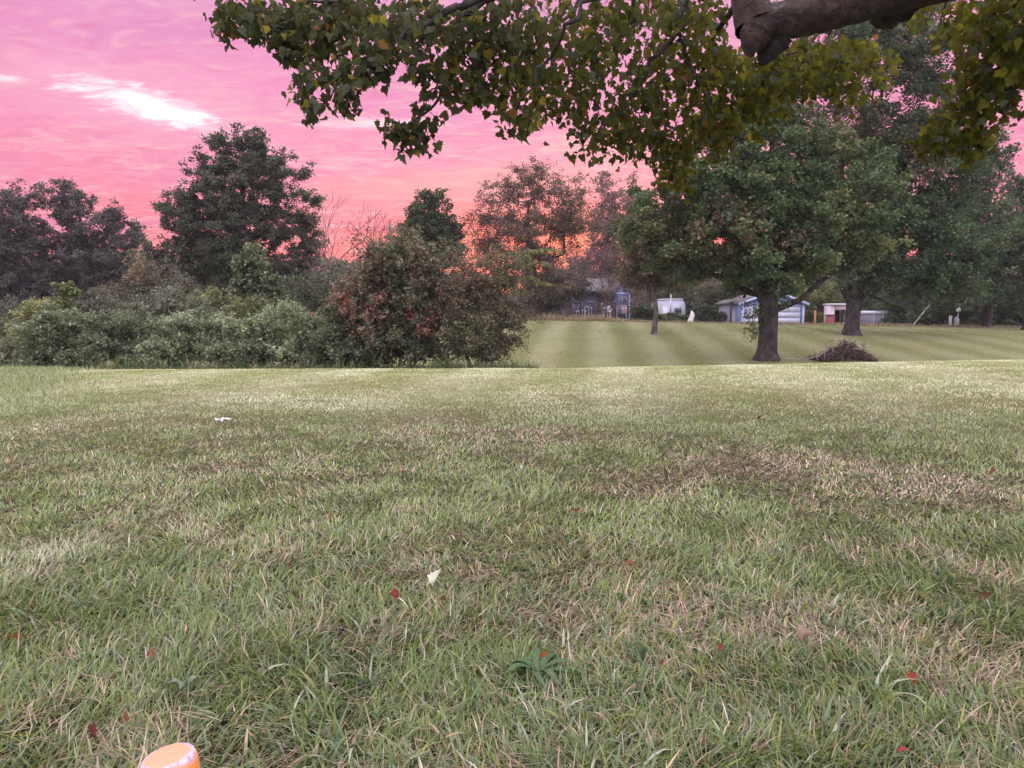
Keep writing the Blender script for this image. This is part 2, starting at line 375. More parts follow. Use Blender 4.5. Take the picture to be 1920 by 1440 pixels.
def grass_colors(x, y, r):
    n = len(x)
    nz = fbm(x, y, 0.9); n2 = fbm(x + 31, y + 7, 0.35); nb = fbm(x - 9, y + 50, 3.2)
    fd = 1 - .55 * ss(3, 9, y)
    dry = .58 * patches(x, y, DRY) + fd * (1.2 * (nz - 0.56) + 0.9 * (n2 - 0.52)) + 0.4 * (nb - 0.5) + .12 * ss(4, 10, y)
    lush = patches(x, y, LUSH) + 0.9 * (nb - 0.5)
    pdry = np.clip(0.17 + 0.68 * dry - 0.26 * lush, 0.05, 0.90)
    u = r.random(n); st = stripe(x + 0.3 * (n2 - 0.5), y) * (0.25 + 0.75 * ss(5, 12, y))
    far = ss(5, 14, y)
    G = np.array([[0.10, 0.16, 0.055], [0.155, 0.20, 0.05], [0.12, 0.165, 0.095], [0.235, 0.265, 0.17]])
    S = np.array([[0.40, 0.32, 0.23], [0.32, 0.23, 0.175], [0.50, 0.44, 0.39], [0.19, 0.13, 0.10], [0.42, 0.29, 0.25]])
    gi = r.choice(4, n, p=[.27, .34, .18, .21]); si = r.choice(5, n, p=[.3, .25, .15, .18, .12])
    c = np.where((u < pdry)[:, None], S[si], G[gi])
    # mowing direction: sheen of bent blades painted as paler and darker colour
    pale = np.maximum(np.clip(st, 0, 1) * far * 0.5, np.minimum(patches(x, y, PALE) * .9, .85) * (.5 + .8 * fbm(x, y, .4)))
    c = c * (1 - pale[:, None]) + np.array([0.44, 0.47, 0.37]) * pale[:, None]
    dk = np.clip(-st, 0, 1) * far * 0.25
    c = c * (1 - dk[:, None]) + np.array([0.19, 0.235, 0.07]) * dk[:, None]
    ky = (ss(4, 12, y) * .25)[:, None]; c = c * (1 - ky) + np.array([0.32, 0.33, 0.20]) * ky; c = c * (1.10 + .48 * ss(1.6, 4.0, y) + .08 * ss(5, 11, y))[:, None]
    c = c * (0.72 + 0.56 * r.random((n, 1))) * (0.9 + 0.25 * (fbm(x, y, 0.5)[:, None]))
    return c, pdry
# 1: the near lawn
def sample_near(n, d0, d1, power):
    u = rng.random(n); e = power
    D = (d0 ** e + u * (d1 ** e - d0 ** e)) ** (1 / e)
    half = D * 0.665 * 1.28 + 1.2
    return (rng.random(n) * 2 - 1) * half, D
GV, GQ, GC = [], [], []; off = 0
def addg(V, Q, C):
    global off
    GV.append(V); GQ.append(Q + off); GC.append(C); off += len(V)
def flowdir(x, y):
    return fbm(x + 3, y - 8, 0.45) * 12.0
# upright blades
x, y = sample_near(550000, 0.8, 17.5, 0.46)
c, pd = grass_colors(x, y, rng); n = len(x)
hh = (0.028 + 0.030 * rng.random(n) + 0.030 * rng.random(n) ** 4 * (1 - pd)) * (0.85 + 0.5 * fbm(x, y, 0.6)) * (1.05 - 0.45 * pd) * (1 - .32 * ss(1.8, 4.5, y))
ww = (0.0021 + 0.0022 * rng.random(n) + 0.00034 * y); hh *= 1 - .25 * ss(4, 12, y)
V, Q, C = blades(x, y, hh, ww, np.abs(rng.normal(0, .35, n)) + 0.15 + 0.5 * pd * rng.random(n), flowdir(x, y) + rng.normal(0, 1.1, n), rng.random(n) * 1.0, c, 3)
addg(V, Q, C)
# matted thatch: thin dead blades lying over
x, y = sample_near(110000, 0.8, 12.0, 0.4); c, pd = grass_colors(x, y, rng)
keep = rng.random(len(x)) < 0.12 + 0.88 * pd; x, y, pd = x[keep], y[keep], pd[keep]; n = len(x)
S = np.array([[0.34, 0.27, 0.17], [0.24, 0.17, 0.12], [0.42, 0.36, 0.28], [0.17, 0.12, 0.08], [0.30, 0.20, 0.16], [0.22, 0.22, 0.11]])
c = S[rng.integers(0, 6, n)] * (0.7 + 0.6 * rng.random((n, 1)))
V, Q, C = blades(x, y, 0.04 + 0.06 * rng.random(n), 0.0014 + 0.0012 * rng.random(n) + 0.0004 * y, 1.15 + 0.25 * rng.random(n), flowdir(x, y) * 1.3 + rng.normal(0, .9, n), 0.25 * rng.random(n), c, 3, 0.008 + 0.02 * rng.random(n))
addg(V, Q, C)
# coarse tufts of broad blades
tx, ty = sample_near(8600, 0.9, 12.0, 0.45)
keep = (fbm(tx + 5, ty, 0.8) > 0.47) | (rng.random(len(tx)) < 0.2); tx, ty = tx[keep], ty[keep]
m = 9; x = np.repeat(tx, m) + rng.normal(0, .014, len(tx) * m); y = np.repeat(ty, m) + rng.normal(0, .014, len(tx) * m); n = len(x)
tone = np.repeat(rng.random(len(tx)), m)
c = np.array([0.10, 0.165, 0.045]) * (1 - tone[:, None]) + np.array([0.115, 0.165, 0.095]) * tone[:, None]
yl = (rng.random(n) < 0.18); c[yl] = [0.19, 0.22, 0.06]; dd = rng.random(n) < 0.07; c[dd] = [0.38, 0.30, 0.2]; wt = rng.random(n) < 0.10; c[wt] = [0.30, 0.34, 0.26]
c = c * (0.75 + 0.6 * rng.random((n, 1)))
sz = np.repeat(0.65 + 0.6 * rng.random(len(tx)) ** 2, m) * (1 - 0.6 * ss(1.8, 4.5, y))
V, Q, C = blades(x, y, sz * (0.045 + 0.055 * rng.random(n)), sz * (0.0042 + 0.0036 * rng.random(n)) + 0.0003 * y, 0.12 + 0.55 * rng.random(n), rng.random(n) * 6.28, 0.2 + 0.8 * rng.random(n), c, 4)
addg(V, Q, C)
grass = mesh_obj('grass', np.concatenate(GV), np.concatenate(GQ), M_grass, cols=np.concatenate(GC))
tag(grass, 'short mown lawn grass with straw coloured worn patches filling the foreground', 'grass', kind='stuff')
# 2: the mown slope beyond the crest
n = 230000; D = (17.0 ** 1.2 + rng.random(n) * (57.5 ** 1.2 - 17.0 ** 1.2)) ** (1 / 1.2)
x = (rng.random(n) * (1.5) - 0.62) * D * 0.9; y = D
st = stripe(x + 0.5 * (fbm(x, y, 1.5) - 0.5), y); nb = fbm(x, y, 5.0); nb2 = fbm(x * 0.4, y, 1.6)
w_ = np.clip(.5 + .5 * st + .5 * (rng.random(n) - .5), 0, 1)[:, None]; c = np.array([0.285, 0.30, 0.185]) * w_ + np.array([0.145, 0.18, 0.075]) * (1 - w_)  # mowing stripes: light off the bent blades painted into their colour
band = np.exp(-((y - 47 + .12 * x + 3 * (fbm(x * .3, y, 4) - .5)) / 3.0) ** 2) * ss(9, 16, x) + .8 * np.exp(-((y - 36 + 4 * (fbm(x * .3, y, 4) - .5)) / 1.2) ** 2) * ss(9, 16, x)
k = np.clip(band, 0, 1)[:, None] * .6; c = c * (1 - k) + np.array([0.15, 0.145, 0.05]) * k
sk = vn(x * .18, y, .5)[:, None]; c = c * (.84 + .32 * sk)
k = np.clip((nb - 0.45) * 3, 0, 1)[:, None] * 0.4; c = c * (1 - k * .6) + np.array([0.21, 0.195, 0.10]) * k * .6
k = np.clip((nb2 - 0.55) * 5, 0, 1)[:, None] * 0.5; c = c * (1 - k) + np.array([0.16, 0.18, 0.05]) * k
c = c * (0.78 + 0.44 * rng.random((n, 1)))
V, Q, C = blades(x, y, 0.025 + 0.03 * rng.random(n), 0.010 + 0.0005 * y, np.abs(rng.normal(0, .4, n)), math.pi / 2 + rng.normal(0, .5, n), 0.3 * rng.random(n), c, 1)
far_lawn = mesh_obj('slope_grass', V, Q, M_grass, cols=C)
tag(far_lawn, 'striped mown grass on the slope beyond the crest of the lawn', 'grass', kind='stuff')
# 3: unmown strip at far left, and rough growth along the foot of the thicket
n = 26000; u = rng.random(n); y = 7.0 + 11.0 * u ** 0.8
x = -0.665 * y * (0.865 + 0.05 * rng.normal(0, 1, n)) - rng.random(n) ** .7 * 2.8 - 0.0
tl = np.array([[0.18, 0.24, 0.11], [0.27, 0.33, 0.19], [0.20, 0.25, 0.09], [0.42, 0.39, 0.27]])
c = tl[rng.choice(4, n, p=[.4, .3, .2, .1])] * (0.75 + 0.5 * rng.random((n, 1)))
V, Q, C = blades(x, y, 0.05 + 0.08 * rng.random(n), 0.0025 + 0.00045 * y, 0.1 + 0.4 * rng.random(n), rng.random(n) * 6.28, 0.9 * rng.random(n), c, 3)
tg = mesh_obj('tall_grass', V, Q, M_grass, cols=C)
tag(tg, 'longer unmown pale green grass along the left edge of the lawn', 'grass', kind='stuff')
n = 15000; x = -17 + 17.6 * rng.random(n); y = 17.2 + rng.random(n) ** 2 * 1.2 + 0.25 * np.sin(x * 1.7)
c = np.array([[0.10, 0.14, 0.06], [0.07, 0.11, 0.05], [0.30, 0.24, 0.15], [0.14, 0.17, 0.09]])[rng.choice(4, n, p=[.35, .3, .15, .2])] * (0.7 + 0.6 * rng.random((n, 1)))
V, Q, C = blades(x, y, (0.06 + 0.30 * rng.random(n) ** 3) * (0.5 + fbm(x, y, 1.0)), 0.012 + 0.01 * rng.random(n), 0.1 + 0.5 * rng.random(n), rng.random(n) * 6.28, 1.0 * rng.random(n), c, 3)
rg = mesh_obj('rough_grass', V, Q, M_grass, cols=C)
tag(rg, 'rough weedy grass along the foot of the thicket', 'grass', kind='stuff')
# 4: dry weeds along the top of the far ridge
n = 60000; x = -6 + 50 * rng.random(n); y = 55.3 + 3.2 * rng.random(n)
c = np.array([[0.33, 0.27, 0.18], [0.26, 0.19, 0.14], [0.17, 0.19, 0.085], [0.38, 0.30, 0.27], [0.22, 0.16, 0.13]])[rng.choice(5, n, p=[.3, .2, .25, .1, .15])] * (0.7 + 0.6 * rng.random((n, 1)))
hgt = (0.18 + 0.5 * rng.random(n) ** 2) * (0.45 + 0.75 * vn(x, y, 1.6)) * (1.0 - 0.45 * ss(6, 14, x))
V, Q, C = blades(x, y, hgt, 0.02 + 0.018 * rng.random(n), 0.05 + 0.4 * rng.random(n), rng.random(n) * 6.28, 0.6 * rng.random(n), c, 2)
dw = mesh_obj('dry_weeds', V, Q, M_grass, cols=C)
tag(dw, 'band of dry tan weeds along the top of the far ridge', 'weeds', kind='stuff')

# ------------------------------------------------------------------ trees
def leaf_quads(pos, size, r, upb=0.6, aspect=0.75, droop=0.2):
    n = len(pos)
    nrm = r.normal(0, 1, (n, 3)); nrm[:, 2] = np.abs(nrm[:, 2]) + upb; nrm /= np.linalg.norm(nrm, axis=1)[:, None]
    d = r.normal(0, 1, (n, 3)); d[:, 2] -= droop; d -= nrm * (d * nrm).sum(1)[:, None]; d /= np.linalg.norm(d, axis=1)[:, None] + 1e-9
    sd_ = np.cross(nrm, d); s_ = size[:, None]
    V = np.zeros((n, 4, 3), np.float32)
    V[:, 0] = pos - d * s_ * 0.5; V[:, 1] = pos + sd_ * s_ * 0.5 * aspect - nrm * s_ * 0.12
    V[:, 2] = pos + d * s_ * 0.5 - nrm * s_ * 0.1; V[:, 3] = pos - sd_ * s_ * 0.5 * aspect - nrm * s_ * 0.12
    return V.reshape(-1, 3), np.arange(n * 4).reshape(-1, 4)
def grow(nodes, par, targets, r, zpen=1.6, seg=None, sag=0.0):
    """connect targets to the growing skeleton; returns arrays of nodes & parents"""
    nodes = [np.array(p, float) for p in nodes]; par = list(par)
    buf = np.zeros((len(nodes) + len(targets) * 6 + 10, 3)); buf[:len(nodes)] = nodes; cnt = len(nodes)
    root = buf[0]
    order = np.argsort(np.linalg.norm(targets - buf[len(nodes) - 1], axis=1)) if False else np.argsort(np.linalg.norm(targets - root, axis=1))
    for i in order:
        tpt = targets[i]; d = buf[:cnt] - tpt
        dist = np.linalg.norm(d, axis=1) + zpen * np.maximum(d[:, 2] + 0.15 * np.linalg.norm(d[:, :2], axis=1), 0)
        j = int(np.argmin(dist)); a = buf[j].copy(); ln = np.linalg.norm(tpt - a)
        k = 3 if ln > (seg or 0.8) else 1
        prev = j
        for q in range(1, k + 1):
            f = q / k; p = a + (tpt - a) * f
            if q < k: p = p + r.normal(0, 0.07 * ln, 3) + np.array([0, 0, (0.10 - sag) * ln * math.sin(f * math.pi)])
            buf[cnt] = p; par.append(prev); prev = cnt; cnt += 1
    return buf[:cnt], np.array(par)
def skeleton_mesh(nodes, par, fixed, tip, exp=2.2, sides=5, rmax=None):
    n = len(nodes); acc = np.zeros(n); 
    haschild = np.zeros(n, bool); haschild[par[par >= 0]] = True
    r = np.zeros(n)
    for i in range(n - 1, -1, -1):
        if not haschild[i]: acc[i] = tip ** exp
        r[i] = acc[i] ** (1 / exp)
        if par[i] >= 0: acc[par[i]] += acc[i]
    if rmax: r = np.minimum(r, rmax)
    for i, v in fixed.items(): r[i] = v
    nf = len(fixed)
    idx = np.array([i for i in range(nf, n)]); pa = par[idx]
    A = nodes[pa]; B = nodes[idx]; ra = np.minimum(r[pa], r[idx] * 1.6); rb = r[idx]
    d = B - A; ln = np.linalg.norm(d, axis=1)[:, None] + 1e-9; d = d / ln
    A = A - d * np.minimum(ra, 0.3)[:, None] * 0.3
    ref = np.where(np.abs(d[:, 2:3]) > 0.9, np.array([1.0, 0, 0]), np.array([0, 0, 1.0]))
    u = np.cross(d, ref); u /= np.linalg.norm(u, axis=1)[:, None]; w = np.cross(d, u)
    a = np.arange(sides) * 2 * math.pi / sides
    ring = lambda C_, R_: C_[:, None, :] + R_[:, None, None] * (np.cos(a)[None, :, None] * u[:, None, :] + np.sin(a)[None, :, None] * w[:, None, :])
    V = np.stack([ring(A, ra), ring(B, rb)], 1).reshape(-1, 3)
    bi = (np.arange(len(idx)) * 2 * sides)[:, None]; i = np.arange(sides); j = (i + 1) % sides
    Q = (bi[:, :, None] + np.stack([i, j, sides + j, sides + i], 1)[None]).reshape(-1, 4)
    return V, Q, r
def trunk_tube(pts, rad, sides=18, flare=1.0, seed=0, fl_h=0.8):
    """round trunk with root flare and an uneven surface"""
    r = np.random.default_rng(seed); ph = r.random(6) * 6.28
    pts = np.asarray(pts, float); rad = np.asarray(rad, float)
    tt = np.linspace(0, len(pts) - 1, (len(pts) - 1) * 5 + 1)
    P_ = np.stack([np.interp(tt, np.arange(len(pts)), pts[:, k]) for k in range(3)], 1); R_ = np.interp(tt, np.arange(len(pts)), rad)
    a = np.arange(sides) * 2 * math.pi / sides; V = []
    for p, rr in zip(P_, R_):
        hz = p[2] - pts[0][2]; fl = math.exp(-max(hz, 0) / (0.32 * fl_h)) * flare
        lob = 1 + fl * (0.55 + 0.35 * np.sin(5 * a + ph[0]) + 0.2 * np.sin(3 * a + ph[1])) + 0.05 * np.sin(4 * a + ph[2] + hz * 1.3) + 0.04 * np.sin(7 * a + ph[3] - hz * 2)
        V.append(np.stack([p[0] + rr * lob * np.cos(a), p[1] + rr * lob * np.sin(a), np.full(sides, p[2])], 1))
    n = len(P_); V = np.concatenate(V); i = np.arange(sides); j = (i + 1) % sides
    Q = np.concatenate([np.stack([k * sides + i, k * sides + j, (k + 1) * sides + j, (k + 1) * sides + i], 1) for k in range(n - 1)])
    return V, Q
def sample_lobes(lobes, D, n, r, shell=0.45, depth=1.0, zmin=None):
    """lobes: (px,py,rpx,rpy[,dD]); points biased to the outside of each lobe"""
    vol = np.array([l[2] * l[3] * max(l[2], l[3]) ** 0.6 for l in lobes], float); vol /= vol.sum()
    ch = r.choice(len(lobes), n, p=vol)
    d = r.normal(0, 1, (n, 3)); d /= np.linalg.norm(d, axis=1)[:, None]
    rad = r.random(n) ** shell
    out = np.zeros((n, 3))
    for li, l in enumerate(lobes):
        mk = ch == li; dd = l[4] if len(l) > 4 else 0.0
        c_ = P(l[0], l[1], D + dd); R = np.array([l[2], (l[2] + l[3]) / 2 * depth, l[3]]) * PX(D + dd)
        out[mk] = c_ + d[mk] * rad[mk][:, None] * R
    return out
def tree(name, label, cat, D, base, lobes, trunk_r, trunk_top, nclump, clump, nleaf, leaf, pal, seed, group=None, shell=0.45, depth=1.0, bark=None,
         flare=0.8, tip=0.012, accents=None, sub=0.55, flat=0.75, limbs=None, upb=0.6, trunk_pts=None, zpen=1.6, leafmat=None, rmax=None, nsub=6):
    r = np.random.default_rng(seed); bx_, by_ = base; z0 = float(gz(bx_, by_)) - 0.05
    root = empty(name, (bx_, by_, z0 + 0.05), label, cat, group)
    C_ = sample_lobes(lobes, D, nclump, r, shell, depth)
    keep = C_[:, 2] > gz(C_[:, 0], C_[:, 1]) + 0.25 * clump; C_ = C_[keep]
    if trunk_pts is None:
        h = trunk_top; trunk_pts = [(bx_, by_, z0)] + [(bx_ + r.normal(0, .01 * h) , by_ + r.normal(0, .01 * h), z0 + h * f) for f in (0.15, .3, .45, .6, .8, 1.0)]
        rad = [trunk_r * f for f in (1.0, .95, .88, .8, .6, .38, .12)]
    else:
        rad = [p[3] for p in trunk_pts]; trunk_pts = [p[:3] for p in trunk_pts]
    V, Q = trunk_tube(trunk_pts, rad, 18 if D < 50 else 10, flare, seed)
    nodes0 = [np.array(p) for p in trunk_pts]; par0 = [-1] + list(range(len(trunk_pts) - 1))
    fixed = {i: rad[i] for i in range(len(nodes0))}
    VV, QQ = [V], [Q]; off_ = len(V)
    if limbs:
        for lm in limbs:      # each limb: start node index, list of (x,y,z,r)
            prev = lm[0]; pts_l = [nodes0[lm[0]]]; rl = [lm[1][0][3]]
            for q in lm[1]:
                nodes0.append(np.array(q[:3])); par0.append(prev); prev = len(nodes0) - 1; fixed[prev] = q[3]; pts_l.append(nodes0[-1]); rl.append(q[3])
            mb = MB().tube(np.array(pts_l), rl, 12); VV.append(mb.V[0]); QQ.append(mb.Q[0] + off_); off_ += len(mb.V[0])
    nodes, par = grow(nodes0, par0, C_[r.permutation(len(C_))[:max(20, int(len(C_) * 0.55))]], r, zpen)
    V2, Q2, rr = skeleton_mesh(nodes, par, fixed, tip, sides=5 if D > 40 else 6, rmax=rmax)
    VV.append(V2); QQ.append(Q2 + off_)
    mesh_obj('trunk', np.concatenate(VV), np.concatenate(QQ), bark or M_bark, root, smooth=True)
    # leaves: clump > sub clump > leaf
    n = len(C_); ns = nsub
    S_ = np.repeat(C_, ns, axis=0) + r.normal(0, 1, (n * ns, 3)) * clump * sub * np.array([1, 1, flat])
    per = max(1, nleaf // (n * ns)); m_ = n * ns * per
    Lp = np.repeat(S_, per, axis=0) + r.normal(0, 1, (m_, 3)) * clump * 0.27 * np.array([1, 1, flat])
    pal = np.array(pal, float); ctone = r.random(n)
    pi = np.clip((np.repeat(ctone, ns * per) * 0.75 + 0.25 * r.random(m_)) * len(pal), 0, len(pal) - 1e-6).astype(int)
    cc = pal[pi] * (0.75 + 0.5 * r.random((m_, 1))) * np.repeat(0.72 + 0.56 * r.random(n) ** 1.3, ns * per)[:, None]
    if accents is not None:     # clusters of another colour: (px,py,rpx,rpy,colour,prob)
        for (ax_, ay_, arx, ary, ac, ap) in accents:
            c0 = P(ax_, ay_, D); dx_ = (Lp[:, 0] - c0[0]) / (arx * PX(D)); dz_ = (Lp[:, 2] - c0[2]) / (ary * PX(D))
            mk = (dx_ ** 2 + dz_ ** 2 < 1) & (r.random(m_) < ap) & (Lp[:, 1] < D + 0.3)
            cc[mk] = np.array(ac) * (0.7 + 0.6 * r.random((mk.sum(), 1)))
    ok = Lp[:, 2] > gz(Lp[:, 0], Lp[:, 1]) + 0.02
    Lp = Lp[ok]; cc = cc[ok]
    V, Q = leaf_quads(Lp, leaf * (0.6 + 0.8 * r.random(len(Lp))), r, upb)
    mesh_obj('crown', V, Q, leafmat or M_leaf, root, cols=np.repeat(cc, 4, axis=0))
    return root
def bxy(px, D): return ((px - 960) / F * D, D)

G_MAPLE = [(0.060, 0.105, 0.052), (0.075, 0.122, 0.060), (0.095, 0.14, 0.068), (0.070, 0.115, 0.070), (0.14, 0.175, 0.085), (0.19, 0.20, 0.11)]
G_DARK = [(0.070, 0.084, 0.070), (0.080, 0.094, 0.076), (0.095, 0.106, 0.085), (0.075, 0.085, 0.078)]
G_PURP = [(0.10, 0.10, 0.105), (0.115, 0.113, 0.112), (0.09, 0.087, 0.10), (0.125, 0.115, 0.122)]
G_VINE = [(0.125, 0.165, 0.10), (0.16, 0.20, 0.125), (0.20, 0.235, 0.155), (0.15, 0.195, 0.135), (0.25, 0.265, 0.17)]
RB = (0.20, 0.115, 0.095)

# front maple, beside the brush pile
bx0, by0 = bxy(1437, 31.0); zb = float(gz(bx0, by0)) - 0.05
tp = [(bx0, by0, zb, .42), (bx0 + .03, by0, zb + .6, .38), (bx0 + .05, by0, zb + 1.3, .36), (bx0 + .05, by0, zb + 2.0, .38), (bx0 + .04, by0, zb + 2.6, .34), (bx0, by0 + .1, zb + 4.2, .25),
      (bx0 + .1, by0 + .2, zb + 6.5, .17), (bx0 + .0, by0, zb + 9.0, .06)]
lm = []
def limb(px_list, start, r0, r1, D=31.0):
    pts = []; n_ = len(px_list)
    for k_, (a_, b_, dd) in enumerate(px_list):
        q = P(a_, b_, D + dd); pts.append((q[0], q[1], q[2], r0 + (r1 - r0) * k_ / max(1, n_ - 1)))
    lm.append((start, pts))
limb([(1428, 560, -.2), (1417, 530, -.5), (1395, 470, -.8), (1370, 400, -1.0)], 3, .17, .06)
limb([(1475, 572, -.1), (1500, 562, -.2), (1530, 535, -.3), (1570, 505, -.3), (1620, 460, 0)], 3, .14, .05)
limb([(1405, 548, .3), (1350, 520, .3), (1290, 500, .4), (1220, 480, .2)], 4, .13, .04)
limb([(1475, 540, .2), (1500, 470, .4), (1530, 380, .4), (1540, 280, .3)], 4, .17, .05)
limb([(1440, 500, -.6), (1450, 430, -1.2), (1460, 350, -1.5)], 4, .15, .05)
tree('maple_tree', 'broad maple with a dark flared trunk standing beside the brush pile', 'tree', 31.0, (bx0, by0),
     [(1430, 300, 150, 110), (1300, 380, 120, 85), (1230, 430, 70, 70), (1540, 360, 120, 110), (1430, 440, 190, 90, -1), (1360, 500, 110, 45), (1250, 475, 75, 40), (1530, 470, 110, 60),
      (1470, 525, 85, 32, -1), (1590, 430, 75, 60), (1380, 345, 90, 80, -1.5), (1480, 390, 90, 70, -2)],
     .4, 9, 470, .48, 170000, .135, G_MAPLE, 3, trunk_pts=tp, limbs=lm, tip=.010, flare=.75,
     accents=[(1330, 440, 60, 60, RB, .25), (1430, 470, 40, 25, (.26, .17, .14), .3), (1240, 450, 50, 80, (.16, .12, .08), .3), (1540, 420, 30, 60, (.20, .20, .10), .3), (1560, 220, 60, 50, RB, .3)])
# sprouts low on the maple's trunk, left side
mt = [o for o in bpy.data.objects if o.name == 'maple_tree'][0]
r_ = np.random.default_rng(9); pp = []; mb = MB()
for k in range(16):
    q = P(1398 + 26 * r_.random(), 560 + 85 * r_.random() ** .9, 30.6); a = P(1424, min(q[2], 640) and (575 + 60 * r_.random()), 30.75)
    mb.tube([a, (a + q) / 2 + np.array([0, 0, .05]), q], [.01, .008, .004], 4)
    pp.append(q + r_.normal(0, .10, (22, 3)))
pp = np.concatenate(pp); V, Q = leaf_quads(pp, .075 + .06 * r_.random(len(pp)), r_, .2)
mb.build('sprout_stem', M_bark, mt)
mesh_obj('sprout_leaves', V, Q, M_leaf, mt, cols=np.repeat(np.array([.09, .11, .045]) * (0.7 + .6 * r_.random((len(pp), 1))), 4, axis=0))

# second, taller maple behind it
bx1, by1 = bxy(1594, 42.0); z1 = float(gz(bx1, by1)) - .05
tp = [(bx1, by1, z1, .42), (bx1 + .05, by1, z1 + .8, .38), (bx1 + .08, by1, z1 + 1.6, .37), (bx1 + .1, by1, z1 + 2.4, .36), (bx1 + .0, by1 + .1, z1 + 4.5, .27),
      (bx1 - .8, by1, z1 + 8, .22), (bx1 - 1.2, by1, z1 + 12, .13), (bx1 - 1.0, by1, z1 + 16, .05)]
lm = []
limb([(1584, 545, 0), (1572, 515, -.2), (1540, 440, -.3), (1505, 330, -.3), (1480, 230, 0)], 2, .22, .08, 42)
limb([(1612, 560, 0), (1622, 545, 0), (1650, 500, 0), (1690, 420, 0), (1720, 300, 0)], 2, .20, .06, 42)
limb([(1600, 520, .5), (1610, 420, .6), (1640, 280, .6), (1660, 120, .6)], 3, .2, .06, 42)
tree('maple_tree', 'tall spreading maple with a forked trunk behind the brush pile', 'tree', 42.0, (bx1, by1),
     [(1600, 50, 140, 120), (1740, 100, 90, 100), (1490, 180, 110, 110), (1700, 250, 130, 100), (1790, 310, 85, 85), (1650, 330, 125, 110), (1815, 420, 80, 80), (1640, 450, 120, 80),
      (1740, 450, 110, 90), (1700, 525, 120, 38), (1570, 515, 60, 30), (1800, 520, 60, 40)],
     .4, 14, 640, .62, 180000, .15, [(0.066, 0.115, 0.066), (0.078, 0.125, 0.072), (0.092, 0.14, 0.078), (0.068, 0.115, 0.078), (0.12, 0.155, 0.08)], 4, trunk_pts=tp, limbs=lm, tip=.013, flare=.6,
     accents=[(1720, 160, 130, 140, (0.12, .105, .09), .22), (1580, 230, 60, 90, RB, .35), (1700, 300, 60, 50, RB, .2)])
# small tree at the foot of the slope
bx2, by2 = bxy(1226, 42.0); z2 = float(gz(bx2, by2)) - .05
tp = [(bx2, by2, z2, .16), (bx2 + .03, by2, z2 + .5, .145), (bx2 + .10, by2, z2 + 1.2, .13), (bx2 + .02, by2, z2 + 1.9, .12), (bx2 - .3, by2, z2 + 3.0, .08), (bx2 - .2, by2, z2 + 5, .03)]
lm = []
limb([(1219, 556, 0), (1210, 530, 0), (1195, 500, 0)], 3, .07, .03, 42)
tree('young_tree', 'small brownish leaved tree with a thin bare trunk on the mown slope', 'tree', 42.0, (bx2, by2),
     [(1225, 470, 55, 65), (1205, 515, 50, 38), (1250, 510, 50, 38), (1190, 440, 40, 45)], .15, 5, 130, .42, 24000, .12,
     [(0.11, .10, .065), (.14, .115, .075), (.085, .10, .055), (.17, .12, .09)], 5, trunk_pts=tp, limbs=lm, bark=M_bark2, flare=.5)

# left hand trees
tree('tree', 'large round topped dark tree towering over the left thicket', 'tree', 45.0, bxy(455, 45), 
     [(430, 285, 45, 42), (485, 282, 45, 42), (385, 345, 50, 60), (455, 350, 70, 60), (530, 340, 48, 50), (345, 410, 42, 50), (420, 430, 100, 65), (530, 420, 55, 50), (575, 390, 28, 38), (585, 440, 22, 30), (560, 475, 50, 26), (340, 480, 60, 40), (430, 505, 120, 50), (530, 520, 60, 35)],
     .40, 9.5, 520, .46, 135000, .125, G_DARK, 121, shell=.42, bark=M_bark, tip=.014)
tree('tree', 'dark tree with an open three tufted top left of the towering round tree', 'tree', 56.0, bxy(160, 56),
     [(115, 375, 40, 45), (170, 410, 55, 45), (225, 420, 40, 40), (130, 450, 70, 40), (250, 460, 35, 30), (170, 500, 110, 50), (120, 560, 90, 40), (230, 540, 80, 50)],
     .35, 8, 300, .5, 82000, .145, G_PURP, 22, bark=M_bark, tip=.014)
tree('tree', 'dark leafy tree cut by the left edge of the picture', 'tree', 54.0, bxy(15, 54),
     [(30, 375, 35, 45), (0, 420, 60, 50), (50, 440, 50, 45), (20, 510, 90, 60), (-60, 460, 80, 80), (60, 560, 60, 40)],
     .35, 8, 250, .5, 70000, .145, G_PURP, 23, bark=M_bark, tip=.014)
tree('tree', 'small green tree with a pointed crown between the thicket and the thin autumn tree', 'tree', 52.0, bxy(805, 52),
     [(812, 385, 32, 30), (790, 415, 45, 32), (835, 430, 30, 32), (800, 460, 60, 40), (850, 480, 40, 30)],
     .25, 7, 190, .48, 34000, .15, [(.05, .085, .045), (.065, .10, .05), (.06, .075, .055), (.08, .09, .06)], 24, tip=.012)
lm = []
bx5, by5 = bxy(992, 62); z5 = float(gz(bx5, by5)) - .05
tree('autumn_tree', 'thin leaved tree with red sunset showing through its wide crown', 'tree', 62.0, (bx5, by5),
     [(1000, 345, 60, 45), (940, 380, 50, 45), (1055, 385, 65, 55), (905, 420, 35, 40), (980, 430, 90, 45), (1080, 430, 45, 40), (1000, 480, 75, 40), (920, 470, 50, 35), (1000, 530, 70, 30)],
     .5, 10, 470, .55, 62000, .13, [(.14, .10, .09), (.18, .12, .105), (.12, .105, .085), (.21, .13, .12)], 25, tip=.022, bark=M_bark, rmax=.2)
tree('autumn_tree', 'sparse purplish tree behind the blue house', 'tree', 108.0, bxy(1150, 108),
     [(1150, 370, 50, 50), (1180, 420, 60, 60), (1130, 440, 50, 50), (1150, 500, 90, 35), (1080, 515, 60, 25)],
     .5, 18, 240, 1.0, 30000, .26, [(.17, .115, .115), (.20, .13, .135), (.13, .105, .115)], 26, tip=.04, bark=M_bark2, rmax=.25)
